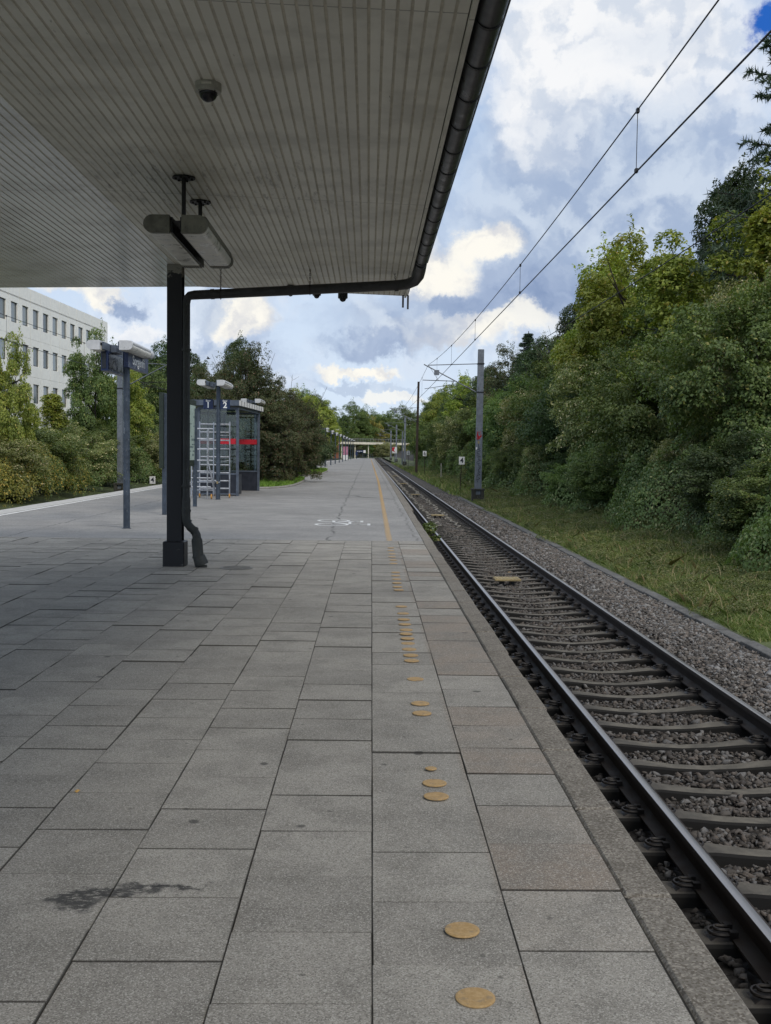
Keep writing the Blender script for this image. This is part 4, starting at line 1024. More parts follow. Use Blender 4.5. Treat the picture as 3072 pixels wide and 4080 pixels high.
while y < D_ + .2:
    t_ = (y + .3) / (D_ + .6); x = 0.78 + 0.27 * t_
    sq = MB(); slabq(sq, (x + .012, y), (x + .012 + 0.27 * .42 / 5.9, y + .42), 3.31, 3.49, .006); sq.build('edge_plate', M['white'], rfo); y += .62
text('lettering', 'DSB', 0.16, M['letter'], rfo, (1.06, D_ + .12, 3.40), (R(90), 0, R(90)), .003)
for y in np.arange(0.4, D_, 0.8): MB().box(sx(X0, y) + .05, sx(X0, y) + .42, y - .3, y + .42, .44, .475).build('bench_slat', M['wood'], sh)
MB().box(X0 + .1, X0 + .14, 0.3, D_ - .3, .2, .44).build('bench_frame', M['black'], sh)
MB().cbox(-0.55, -0.15, 1.0, 1.4, 0.0, 1.15, .02).build('litter_bin', M['shelter_dark'], sh)

# ladders
def ladder(name, label, x0, x1, y, zs, ztop, r=0.028, tilt=0.0, wheels=True, cat='ladder'):
    t = thing(name, label, cat, ((x0 + x1) / 2, y, 0), 'aluminium ladders chained to the lamp pole'); w_ = (x1 - x0) / 2
    for s_ in (-1, 1):
        b_ = MB(); xx = s_ * w_
        b_.add([(xx - .02, -.035, .10), (xx + .02, -.035, .10), (xx + .02, .035, .10), (xx - .02, .035, .10), (xx - .02, -.035 + tilt, ztop), (xx + .02, -.035 + tilt, ztop), (xx + .02, .035 + tilt, ztop), (xx - .02, .035 + tilt, ztop)],
               [(0, 3, 2, 1), (4, 5, 6, 7), (0, 1, 5, 4), (1, 2, 6, 5), (2, 3, 7, 6), (3, 0, 4, 7)]); b_.build('stile', M['alu'], t)
        if wheels:
            MB().lathe([(0.018, -.02), (.075, -.02), (.08, 0), (.075, .02), (.018, .02)], (xx, 0, .08), 18, axis='x').build('castor', M['orange'], t)
    for z in zs: MB().tube([(-w_, tilt * z / ztop, z), (w_, tilt * z / ztop, z)], r, 8).build('rung', M['alu'], t, smooth=True)
    return t
l1 = ladder('scaffold_ladder', 'wide aluminium ladder frame with orange castors standing behind the lamp pole', -5.93, -4.88, 37.6, [.33, .60, .88, 1.16, 1.44, 1.72, 2.02, 2.30, 2.58], 2.68)
br = MB().tube([(0.18, -.04, 2.15), (0.12, -.04, 1.25), (0.5, -.04, 1.32)], .012, 6); br.tube([(0.18, -.04, 2.2), (0.5, -.04, 2.2)], .012, 6); br.build('brace', M['alu'], l1)
l2 = ladder('folding_ladder', 'narrow aluminium folding ladder leaning against the lamp pole with one splayed foot', -6.05, -5.30, 36.6, [.30, .58, .95, 1.32, 1.70, 2.06, 2.40], 2.62, .026, 0, False)
b_ = MB().tube([(0.20, -.10, 2.40), (0.20, -.10, 1.25), (0.50, -.12, 0.02)], .030, 6); b_.build('splayed_leg', M['alu'], l2)
b_ = MB().tube([(0.19, -.16, 2.35), (0.19, -.16, .02)], .026, 6); b_.build('leg', M['alu'], l2)
for z in (.42, .72): MB().tube([(-.37, -.14, z), (0.30, -.14, z)], .024, 6).build('rung', M['alu'], l2)
MB().lathe([(0.02, -.02), (.085, -.02), (.09, 0), (.085, .02), (.02, .02)], (.33, -.15, .09), 18, axis='x').build('castor', M['orange'], l2)
lc = thing('chain_lock', 'light chain with padlock tying the ladders to the lamp pole', 'chain', (-5.10, 36.3, .62))
b_ = MB().tube([(0.11 * math.cos(a) - .05, 0.13 * math.sin(a), .04 * math.sin(a * 2)) for a in np.linspace(0, 2 * math.pi, 20)[:-1]], .014, 6, closed=True); b_.build('chain_loop', M['alu'], lc)
MB().cbox(-.04, .02, -.16, -.13, -.08, 0, .006).build('padlock', M['balise'], lc)

# low posts between the leafy islands
for x, lb in ((-5.42, 'left of three short grey posts by the grass island'), (-5.08, 'middle of three short grey posts by the grass island, with grey box on top'), (-4.80, 'right of three short grey posts by the grass island')):
    t = thing('short_post', lb, 'post', (x, 70.5, 0), 'short grey posts'); MB().tube([(0, 0, 0), (0, 0, 2.0)], .075, 12).build('pole', M['ink_blue'], t, smooth=True)
    if 'middle' in lb: MB().cbox(-.12, .12, -.1, .1, 1.7, 2.15, .03).build('box', M['galv'], t)

# signs at the platform end
t = thing('end_sign', 'long dark blue sign board on two legs at the far platform end', 'sign', (-1.7, 236, 0))
MB().cbox(-1.0, 0.55, -.03, .03, 1.45, 1.95, .01).build('board', M['signblue'], t)
for x in (-.9, .5): MB().box(x - .03, x + .03, -.03, .03, 0, 1.5).build('leg', M['ink_blue'], t)
text('lettering', 'Sorgenfri', 0.34, M['letter'], t, (-.25, -.035, 1.70), (R(90), 0, 0), .004)
MB().box(.6, 1.1, -.03, .03, 1.35, 1.95).build('side_plate', M['white'], t)
t = thing('end_display', 'small dark blue box on a post left of the far platform end sign', 'sign', (-2.6, 232, 0))
MB().cbox(-.28, .28, -.1, .1, .8, 1.6, .01).build('case', M['signblue'], t); MB().box(-.05, .05, -.05, .05, 0, .8).build('leg', M['ink_blue'], t)
t = thing('end_fence', 'low dark railing closing off the far platform end', 'fence', (-1.0, 258, 0))
b_ = MB()
for k in range(9): b_.box(-2 + k * .5, -1.95 + k * .5, -.03, .03, 0, 1.05)
b_.box(-2, 2.05, -.02, .02, 1.0, 1.06); b_.box(-2, 2.05, -.02, .02, .5, .55); b_.build('railing', M['ink_blue'], t)
t = thing('advert_board', 'pink and white advertising panel standing behind the far lamp posts', 'sign', (-4.6, 215, 0))
MB().box(-.5, .5, -.06, .06, .9, 2.6).build('panel', simple('poster_pink', (.45, .2, .28), .5), t); MB().box(-.5, .5, -.07, .07, .0, .9).build('plinth', M['white'], t)
t = thing('platform_kiosk', 'narrow brick stair tower beside the far row of lamp posts', 'building', (-7.6, 250, 0))
MB().box(-.6, .6, -1, 1, 0, 6.5).build('wall', M['brick'], t); MB().box(-.8, .8, -1.2, 1.2, 6.5, 6.8).build('roof', M['white'], t)

# ------------------------------------------------------------------ overhead line
CW = 4.87
def stagger(y): return 2.97 if y < 54 else 2.97 - (y - 54) / 400
def overhead(name, label, xf, masts, sup, sag, y_drop, ymax, z_c=CW):
    t = thing(name, label, 'overhead wire', (0, 0, 0), 'overhead wires')
    ys_ = list(np.arange(masts[0], ymax, 1.5))
    def mz(y):
        for a, b2 in zip(masts[:-1], masts[1:]):
            if a <= y <= b2:
                u_ = (y - a) / (b2 - a); return sup - sag * 4 * u_ * (1 - u_)
        return sup
    MB().tube([(xf(y), y, z_c) for y in ys_], .0095, 6).build('contact_wire', M['wire'], t, smooth=True)
    MB().tube([(xf(y), y, mz(y)) for y in ys_], .0085, 6).build('messenger_wire', M['wire'], t, smooth=True)
    for y in y_drop:
        b_ = MB().tube([(xf(y), y, z_c), (xf(y), y, mz(y))], .0045, 5)
        if y < 60: b_.box(xf(y) - .016, xf(y) + .016, y - .03, y + .03, z_c - .01, z_c + .035); b_.box(xf(y) - .016, xf(y) + .016, y - .03, y + .03, mz(y) - .035, mz(y) + .015)
        b_.build('dropper', M['wire'], t)
    return mz
masts_r = [-4, 54, 112, 164, 214, 262, 310]
ydr = [3.2, 12.1, 21.3, 30.2, 38.8, 47.0]
for a, b2 in zip(masts_r[1:-1], masts_r[2:]):
    k = 5
    for i in range(k): ydr.append(a + (b2 - a) * (i + .5) / k)
overhead('overhead_line', 'pair of overhead wires with droppers above the right hand track', stagger, masts_r, 6.10, .68, ydr, 308)
masts_l = [3, 58.4, 118, 172, 226]
overhead('overhead_line', 'pair of overhead wires above the left hand track, in front of the office building', lambda y: -11.05 - .002 * y, masts_l, 6.25, .55,
         [15, 24, 33, 42, 52, 70, 82, 94, 106, 125, 140, 155], 224, 4.95)
def fd(y): u_ = ((y + 4) % 58) / 58; return 5.95 - .35 * 4 * u_ * (1 - u_)
t = thing('feeder_wire', 'single slack wire along the bank in front of the right hand trees', 'overhead wire'); MB().tube([(6.0, y, fd(y)) for y in np.arange(-4, 200, 1.5)], .011, 6).build('wire', M['wire'], t, smooth=True)

def mast(x, y, zb_, h, label, mname, w0=.16, w1=.13, side=-1, arm=True, lean=0.006, foot=True, tipx=2.95, zt=6.1, thin=1.0):
    t = thing('catenary_mast', label, 'mast', (x, y, zb_), 'masts of the overhead line')
    b_ = MB(); L_ = h
    xs0, xs1 = w0, w1
    b_.add([(-xs0, -xs0, 0), (xs0, -xs0, 0), (xs0, xs0, 0), (-xs0, xs0, 0), (-xs1 + lean * L_, -xs1, L_), (xs1 + lean * L_, -xs1, L_), (xs1 + lean * L_, xs1, L_), (-xs1 + lean * L_, xs1, L_)],
           [(0, 3, 2, 1), (4, 5, 6, 7), (0, 1, 5, 4), (1, 2, 6, 5), (2, 3, 7, 6), (3, 0, 4, 7)]); b_.build('mast_pole', M[mname], t)
    if foot:
        f = MB(); f.cbox(-.30, -.12, -.25, .25, -.25, .62, .02); f.cbox(.12, .30, -.25, .25, -.25, .62, .02); f.cbox(-.33, .33, -.27, .27, .62, .70, .01); f.cbox(-.12, .12, -.2, .2, -.2, .4, .01)
        f.build('footing', M['concdark'], t)
    if arm:
        dz = -zb_; tx = tipx - x; s_ = side
        a_ = MB(); mx = s_ * w1
        a_.tube([(mx, -.0, zt + .08 + dz), (tx, 0, zt - .02 + dz)], .022 * thin, 8); ao = a_.build('top_arm', M['galv'], t, smooth=True)
        MB().tube([(mx, 0, zt - 1.35 + dz), (tx + s_ * .2, 0, zt + .02 + dz)], .028 * thin, 8).build('strut', M['galv'], t, smooth=True)
        r_ = MB().tube([(tx * .42 + mx * .3, 0, CW + .42 + dz), (tx + s_ * .25, 0, CW + .46 + dz)], .020 * thin, 6)
        r_.tube([(tx * .5, 0, CW + .40 + dz), (tx * .55, -.0, CW + .18 + dz)], .018 * thin, 6); r_.tube([(tx * .55, 0, CW + .24 + dz), (tx + s_ * .15, 0, CW + .02 + dz)], .015 * thin, 6)
        r_.build('registration_arm', M['wire'], t, smooth=True)
        i_ = MB()
        for k in range(6): i_.tube([(tx * .12 + mx + s_ * k * .03, 0, zt - 1.35 + dz + (abs(tx) * .12 + k * .03) * 1.4 / abs(tx)), (tx * .12 + mx + s_ * (k * .03 + .015), 0, zt - 1.35 + dz + (abs(tx) * .12 + k * .03 + .015) * 1.4 / abs(tx))], .05 * thin, 8)
        i_.build('insulator', M['zinc'], t, smooth=True)
        MB().tube([(tx + .05, -.02, zt - .05 + dz), (tx + .30, -.02, zt - .42 + dz), (tx + .55 , -.02, CW + .46 + dz)], .008, 5).build('stay', M['wire'], t)
        MB().box(tx + .32, tx + .58, -.05, -.03, zt - .52 + dz, zt - .26 + dz).build('name_plate', M['galv'], t)
        bd = MB()
        for zz in (zt + .08, zt - 1.35): bd.box(-w1 - .03 + lean * (zz + dz), w1 + .03 + lean * (zz + dz), -w1 - .03, w1 + .03, zz + dz - .03, zz + dz + .03)
        bd.build('band', M['black'], t)
    return t
ms = mast(5.58, 54, -0.82, 7.72, 'pale grey steel mast on dark footing with graffiti, nearest on the right', 'galv', .17, .145)
# graffiti strokes on the mast: black scrawl, red and yellow splash, white sticker
gf = MB(); r5 = random.Random(4); z = 1.05
while z < 2.75:
    pts_ = []
    for k in range(6): pts_.append((r5.uniform(-.11, .11), -.175 + .0, z + k * .05 + r5.uniform(-.03, .03)))
    gf.tube([(a, -.168 + (c - 1) * .003, c) for a, _b, c in pts_], .014, 5); z += .24
gf.build('graffiti', M['letterdark'], ms)
gf = MB(); 
for k in range(9): gf.tube([(r5.uniform(-.12, .12), -.164, r5.uniform(3.15, 3.6)) for _ in range(3)], .016, 5)
gf.build('graffiti', M['red'], ms)
MB().box(-.06, .03, -.170, -.160, 2.98, 3.12).build('graffiti', M['balise'], ms); MB().box(-.15, -.08, -.172, -.160, 2.68, 2.80).build('sticker', M['white'], ms)
mast(5.06, 112, -0.55, 9.6, 'tall dark tarred wooden mast carrying a cantilever, second on the right', 'brownpole', .13, .11, lean=.012, foot=False, tipx=2.35, zt=6.25)
mast(5.6, 164, -0.5, 7.6, 'grey mast with insulators behind the tall wooden one', 'galv', .15, .14, lean=0, tipx=2.6)
mast(5.6, 176, -0.5, 5.5, 'short grey pole just behind the third right hand mast', 'galv', .1, .1, lean=0, arm=False, foot=False)
mast(5.6, 214, -0.5, 7.6, 'small grey mast behind the red and white arrow board', 'galv', .15, .14, lean=0, tipx=2.5)
mast(5.5, 262, -0.5, 7.4, 'small grey mast nearest the footbridge, farthest on the right', 'galv', .17, .15, lean=0, tipx=2.4)
mast(-13.55, 58.4, -0.9, 7.9, 'grey mast of the left track standing behind the station sign pole', 'galv', .14, .12, side=1, lean=0, tipx=-11.1, zt=6.3)
mast(-14.6, 118, -0.9, 7.9, 'far grey mast of the left track among the trees', 'galv', .14, .12, side=1, lean=0, tipx=-11.3, zt=6.3)

def numsign(x, y, zb_, zc_, w_, h_, s, label, lean=0.0):
    t = thing('number_sign', label, 'sign', (x, y, zb_), 'white lineside number signs')
    MB().tube([(0, 0, -.1), (lean, 0, zc_ - zb_)], .028, 8).build('post', M['rustpole'], t, smooth=True)
    MB().cbox(lean - w_ / 2, lean + w_ / 2, -.05, -.03, zc_ - zb_ - h_ / 2, zc_ - zb_ + h_ / 2, .006).build('plate', M['white'], t)
    if s: text('lettering', s, h_ * .95, M['letterdark'], t, (lean, -.056, zc_ - zb_), (R(90), 0, 0), .004, h_ * .012)
numsign(5.44, 63, -.82, 1.22, .34, .46, '4', 'white plate with dark number 4 on thin rusty post beside the grey mast', .09)
numsign(5.55, 105, -.6, 1.55, .36, .50, '6', 'white plate with dark number 6 right of the dark wooden mast')
numsign(5.05, 135, -.45, 1.58, .38, .50, 'S', 'white plate with dark letter S left of the dark wooden mast')
numsign(-12.1, 60, -.9, -.06, .32, .42, '4', 'white plate with number 4 low behind the left platform edge')
t = thing('arrow_board', 'white board with red triangle on the far right hand mast', 'sign', (5.05, 205, -.5))
MB().box(-.45, .45, -.04, 0, 1.9, 3.1).build('board', M['white'], t)
MB().add([(-.5, -.06, 2.4), (.05, -.06, 2.1), (.05, -.06, 2.2), (-.15, -.06, 2.5), (.05, -.06, 2.9), (.05, -.06, 3.05), (-.45, -.06, 3.05)], [(0, 1, 2, 3, 4, 5, 6)]).build('red_triangle', M['red'], t)
MB().box(-.05, .05, 0, .06, 0, 2.0).build('post', M['galv'], t)
t = thing('marker_stake', 'thin pale wooden stake in the verge right of the number 6 sign', 'stake', (6.3, 92, -.6)); MB().box(-.03, .03, -.02, .02, 0, 1.35).build('stake', M['concrete'], t)

# ------------------------------------------------------------------ footbridge
t = thing('footbridge', 'pale sunlit bridge crossing the tracks on thin piers far away', 'bridge', (0, 400, 0))
dk = MB(); dk.add([(-32, -1.5, 4.5), (26, -1.5, 4.1), (26, 1.5, 4.1), (-32, 1.5, 4.5), (-32, -1.5, 5.3), (26, -1.5, 4.9), (26, 1.5, 4.9), (-32, 1.5, 5.3)],
       [(0, 3, 2, 1), (4, 5, 6, 7), (0, 1, 5, 4), (1, 2, 6, 5), (2, 3, 7, 6), (3, 0, 4, 7)]); dk.build('deck', M['bridge'], t)
for x in (-20, -15, -10, -5, 0, 5.0, 13, 19): MB().box(x - .16, x + .16, -.4, .4, -1.2, 4.6).build('pier', M['bridge'], t)
rl_ = MB()
for k in range(60):
    x = -31.5 + k * .95; z = 5.26 - (x + 32) * .4 / 58; rl_.box(x - .04, x + .04, -1.45, -1.38, z, z + 1.25)
rl_.add([(-32, -1.45, 6.5), (26, -1.45, 6.1), (26, -1.38, 6.1), (-32, -1.38, 6.5), (-32, -1.45, 6.6), (26, -1.45, 6.2), (26, -1.38, 6.2), (-32, -1.38, 6.6)], [(0, 3, 2, 1), (4, 5, 6, 7), (0, 1, 5, 4), (3, 7, 6, 2)])
for k in range(200):
    x = -31.5 + k * .285; z = 5.26 - (x + 32) * .4 / 58; rl_.box(x - .012, x + .012, -1.43, -1.41, z, z + 1.2)
rl_.build('parapet', simple('bridge_railing', (.30, .31, .30), .6), t)

# ------------------------------------------------------------------ office building
bd = thing('office_building', 'white panelled office block with rows of square windows behind the left trees', 'building', (-32.85, 134.6, 0), rz=-math.atan(155 / 4240))
BAY, ST, ZT = 2.96, 3.74, 17.4
NB = 22; wall = MB()
wc = simple('office_panels', (0.86, 0.85, 0.79), 0.75, 0, 0.05, 2, 0.05, coords='obj')
ww, wh = 1.72, 1.92
nrow = 5; tops = [ZT - 1.88 - r_ * ST for r_ in range(nrow)]
def wb(y0, y1, z0, z1, x0=-.35, x1=0.0): wall.box(x0, x1, y0, y1, z0, z1)
for b2 in range(NB):
    ya = -3.36 - (b2 + 1) * BAY + 0.0; yb = ya + BAY
    g_ = .045
    wb(ya + g_, yb - g_, ZT - 1.35, ZT)                                # parapet panel
    for r_ in range(nrow):
        zt = tops[r_]; z1_ = zt + .68; z0_ = zt - ST + .70
        zb2 = zt - wh; yc = (ya + yb) / 2 + .1
        wb(ya + g_, yc - ww / 2, z0_, z1_); wb(yc + ww / 2, yb - g_, z0_, z1_); wb(yc - ww / 2, yc + ww / 2, zt, z1_); wb(yc - ww / 2, yc + ww / 2, z0_, zb2)
    wall.box(-.6, -.36, ya, yb, 0, ZT - .1)
for k in range(2):
    ya = -3.36 + k * 1.68
    wb(ya + .025, ya + 1.65, ZT - 1.35, ZT)
    for r_ in range(nrow): wb(ya + .025, ya + 1.65, tops[r_] - ST + .70, tops[r_] + .68)
wall.box(-.6, -.36, -3.36, 0, 0, ZT - .1)
wall.box(-14, -.0, 0.0, .3, 0, ZT); wall.box(-14, -.6, -3.36 - NB * BAY, .0, ZT - .25, ZT - .15)
wall.build('wall', wc, bd)
rr2 = random.Random(9)
wi = 0
for b2 in range(NB):
    for r_ in range(4):
        if wi >= 96: break
        wi += 1
        yc = -3.36 - (b2 + .5) * BAY + .1; zt = tops[r_]
        fm = MB(); x_ = -.20
        fm.box(x_, x_ + .06, yc - ww / 2 + .002, yc - ww / 2 + .08, zt - wh + .002, zt - .002); fm.box(x_, x_ + .06, yc + ww / 2 - .08, yc + ww / 2 - .002, zt - wh + .002, zt - .002)
        fm.box(x_, x_ + .06, yc - ww / 2 + .08, yc + ww / 2 - .08, zt - .08, zt - .002); fm.box(x_, x_ + .06, yc - ww / 2 + .08, yc + ww / 2 - .08, zt - wh + .002, zt - wh + .10)
        wo = fm.build('window', M['black'], bd)
        MB().box(x_ + .015, x_ + .03, yc - ww / 2 + .08, yc + ww / 2 - .08, zt - wh + .10, zt - .08).build('pane', M['window'], wo)
MB().box(-13.9, -.5, -3.36 - NB * BAY, -.01, 0, ZT - .3).build('core', simple('office_core', (.3, .3, .3), .8), bd)

# ------------------------------------------------------------------ vegetation
def norm(a): return a / np.maximum(1e-6, np.linalg.norm(a, axis=1, keepdims=True))
def leaf_arrays(rg, pos, nrm, size, aspect=0.62):
    """one folded pointed leaf (two triangles worth of quad) per position"""
    n = len(pos); nrm = norm(nrm); r_ = norm(rg.normal(size=(n, 3))); t_ = norm(np.cross(nrm, r_)); b2 = np.cross(nrm, t_)
    s = (size * rg.uniform(.5, 1.45, n))[:, None]; w_ = s * aspect * .5
    p0 = pos - t_ * s * .5; p2 = pos + t_ * s * .5 - nrm * s * .12
    mid = pos + t_ * s * .02 * 1
    p1 = mid + b2 * w_ + nrm * s * .08; p3 = mid - b2 * w_ + nrm * s * .08
    V_ = np.stack([p0, p1, p2, p3], 1).reshape(-1, 3); F_ = np.arange(n * 4).reshape(-1, 4); return V_, F_
def crown(seed, n, rad, nclump, rc, size, shape='round', zc_=0.0, up=0.35, ragged=0.25, aspect=.62):
    rg = np.random.default_rng(seed)
    d_ = norm(rg.normal(size=(nclump, 3)))
    rr_ = rg.uniform(.30, 1.0, nclump) ** .45
    ext = rg.random(nclump) < ragged; rr_[ext] = rg.uniform(1.0, 1.16, ext.sum())
    lump = 1 + .18 * np.sin(d_[:, 0] * 4 + seed) * np.cos(d_[:, 1] * 3.3 + seed * 2) + .12 * np.sin(d_[:, 2] * 6 + seed)
    c_ = d_ * (rr_ * lump)[:, None]
    if shape == 'cone': k_ = np.clip(1.0 - (c_[:, 2] + .7) / 1.9, .12, 1.2); c_[:, :2] *= k_[:, None] * 1.15
    if shape == 'egg': k_ = np.clip(1.0 - .45 * np.clip(c_[:, 2], -.3, 1.2), .3, 1.2); c_[:, :2] *= k_[:, None]
    if shape == 'dome': c_[:, 2] = np.where(c_[:, 2] < 0, c_[:, 2] * .85, c_[:, 2]); c_[:, :2] *= np.where(c_[:, 2:3] < 0, 1.05, 1.0)
    c_ *= np.array(rad); rcs = rc * rg.uniform(.4, 1.45, nclump); rcs[ext] *= .42
    w_ = np.where(ext, rcs * rc * .75, rcs ** 2); idx = rg.choice(nclump, n, p=w_ / w_.sum())
    dd = norm(rg.normal(size=(n, 3))); dd[:, 2] = np.where(dd[:, 2] < -.55, -dd[:, 2] * .6, dd[:, 2]); dd = norm(dd)
    rr3 = rg.uniform(.35, 1.0, n) ** .5
    out_ = norm(c_[idx] / np.array(rad))
    ex = ext[idx]; cen = c_[idx] * np.where(ex, rg.uniform(.70, 1.04, n), 1.0)[:, None]
    pos = cen + dd * (rcs[idx] * rr3)[:, None] * np.array([1.1, 1.1, .8]) ; pos[:, 2] += zc_
    nr = dd * .45 + out_ * .3 + np.array([0, 0, up]) + rg.normal(size=(n, 3)) * .45
    return leaf_arrays(rg, pos, nr, size, aspect), c_ + np.array([0, 0, zc_])
def trunk_mb(h, r, cl, seed, n=14, zc_=0):
    rg = random.Random(seed); b_ = MB(); bend = [rg.uniform(-.15, .15), rg.uniform(-.15, .15)]
    pts_ = [(bend[0] * math.sin(k / 5 * 2), bend[1] * math.sin(k / 5 * 2.5), h * k / 6) for k in range(7)]
    b_.tube(pts_, [r * (1 - .12 * k) for k in range(7)], 8)
    sel = rg.sample(range(len(cl)), min(n, len(cl)))
    for i in sel:
        c_ = cl[i]; k = rg.randint(2, 6); a = Vector(pts_[k]); e = Vector([float(q) for q in c_]); mdl = (a + e) / 2 + Vector((0, 0, -.12 * h * .3))
        b_.tube([a, mdl, e], [r * .42, r * .26, r * .07], 5)
    return b_
PROTO = {}
def proto(key, leafmat, n, rad, nclump, rc, size, shape, ctr, tr_, seed, up=.35, ragged=.25, twigs=14, aspect=.62):
    up = .75
    (V_, F_), cl = crown(seed, n, rad, nclump, rc, size, shape, ctr, up, ragged, aspect)
    PROTO[key] = (npmesh(key + '_crown', V_, F_, M[leafmat]), tr_, cl, seed, ctr, twigs)
    b_ = trunk_mb(ctr + rad[2] * .5, tr_, cl, seed, twigs); me = bpy.data.meshes.new(key + '_trunk'); me.from_pydata(b_.v, [], b_.f); me.materials.append(M['bark'])
    me.polygons.foreach_set('use_smooth', [True] * len(me.polygons)); PROTO[key] = (PROTO[key][0], me)
# nominal: crown radius about 2.5, total height about 6 (scaled when placed)
proto('maple', 'lf_yel', 52000, (2.4, 2.4, 2.9), 200, .44, .115, 'round', 3.2, .12, 21, ragged=.35)
proto('broad', 'lf_mid', 72000, (2.5, 2.5, 2.8), 260, .46, .098, 'round', 3.1, .14, 22, ragged=.3)
proto('darkt', 'lf_dark', 72000, (2.5, 2.5, 2.9), 250, .46, .10, 'egg', 3.2, .15, 23, ragged=.35)
proto('vine', 'lf_vine', 72000, (2.6, 2.6, 2.3), 230, .48, .088, 'dome', 2.2, .06, 24, ragged=.35)
proto('vineg', 'lf_mid', 72000, (2.7, 2.7, 2.4), 220, .52, .095, 'dome', 2.3, .06, 25, ragged=.4)
proto('bronze', 'lf_brown', 80000, (2.5, 2.5, 3.0), 300, .42, .085, 'round', 3.0, .15, 26, ragged=.3, twigs=40)
proto('dshrub', 'lf_dark', 62000, (2.4, 2.4, 2.3), 220, .44, .092, 'dome', 2.4, .08, 27, ragged=.3)
proto('column', 'lf_yel', 26000, (1.2, 1.2, 3.4), 130, .34, .115, 'cone', 3.4, .07, 28, ragged=.35)
proto('columng', 'lf_mid', 28000, (1.4, 1.4, 3.5), 140, .36, .115, 'cone', 3.5, .08, 29, ragged=.35)
def spruce(seed):
    rg = np.random.default_rng(seed); H = 7.0; br_ = MB(); tw = []
    br_.tube([(0, 0, 0), (0, 0, H)], [.16, .02], 8); z = 1.2
    while z < H - .1:
        L_ = (H - z) / H * 2.7 + .15; nb = 4
        for k in range(nb):
            a = rg.uniform(0, 6.28); l = L_ * rg.uniform(.7, 1.1); pts_ = []
            for q in range(7):
                u_ = q / 6; pts_.append(np.array([math.cos(a) * l * u_, math.sin(a) * l * u_, z - .28 * l * u_ + .22 * l * u_ ** 2.5]))
            br_.tube([tuple(p) for p in pts_], [.03 * (1 - .8 * q / 6) for q in range(7)], 4)
            for q in range(1, 7):
                for s_ in (-1, 1):
                    base = pts_[q] * 1.0; wl = l * .34 * (1.15 - q / 7); side = np.array([-math.sin(a), math.cos(a), 0]) * s_
                    dirn = side * .8 + np.array([math.cos(a), math.sin(a), 0]) * .6 + np.array([0, 0, -.25]); tw.append((base, base + dirn * wl))
                tw.append((pts_[q - 1], pts_[q]))
        z += rg.uniform(.09, .15)
    P1 = np.array([a for a, b2 in tw]); P2 = np.array([b2 for a, b2 in tw]); per = 20; n = len(tw) * per
    u_ = rg.random(n); i = np.repeat(np.arange(len(tw)), per); base = P1[i] * (1 - u_[:, None]) + P2[i] * u_[:, None]
    ax = norm(P2 - P1)[i]; d2 = norm(rg.normal(size=(n, 3)) + ax * .7 + np.array([0, 0, -.1])); L2 = .11
    sd_ = norm(np.cross(d2, rg.normal(size=(n, 3)))) * .012
    V_ = np.stack([base - sd_, base + sd_, base + d2 * L2], 1).reshape(-1, 3); F_ = np.arange(n * 3).reshape(-1, 3)
    me = npmesh('spruce_crown', V_, F_, M['lf_needle']); t2 = bpy.data.meshes.new('spruce_trunk'); t2.from_pydata(br_.v, [], br_.f); t2.materials.append(M['bark'])
    PROTO['spruce'] = (me, t2)
spruce(31)
NAMES = {'maple': ('maple_tree', 'tree'), 'broad': ('broadleaf_tree', 'tree'), 'darkt': ('dark_tree', 'tree'), 'vine': ('vine_thicket', 'bush'), 'vineg': ('leafy_bush', 'bush'),
         'bronze': ('bronze_tree', 'tree'), 'dshrub': ('dark_shrub', 'bush'), 'column': ('young_maple', 'tree'), 'columng': ('young_tree', 'tree'), 'spruce': ('spruce_tree', 'tree')}
def tree(key, x, y, z, h, wd, label, group=None, rz=None, leaf=None):
    """h: total height in metres, wd: crown width in metres"""
    H0 = {'maple': 6.3, 'broad': 6.1, 'darkt': 6.3, 'vine': 4.7, 'vineg': 4.9, 'bronze': 6.2, 'dshrub': 4.9, 'column': 7.0, 'columng': 7.2, 'spruce': 7.0}[key]
    W0 = {'maple': 5.2, 'broad': 5.6, 'darkt': 5.4, 'vine': 6.0, 'vineg': 6.2, 'bronze': 5.6, 'dshrub': 5.4, 'column': 2.8, 'columng': 3.1, 'spruce': 5.4}[key]
    nm, cat = NAMES[key]; t = thing(nm, label, cat, (x, y, z), group, rz if rz is not None else rnd.uniform(0, 6.28)); t.scale = (wd / W0, wd / W0, h / H0)
    cr, tk = PROTO[key]
    o_ = link('crown', cr, t)
    if leaf: o_.material_slots[0].link = 'OBJECT'; o_.material_slots[0].material = M[leaf]
    link('trunk', tk, t); return t
GR_ = 'trees and bushes on the right bank'; GL_ = 'trees and bushes left of the tracks'; GF_ = 'far trees around the bridge'
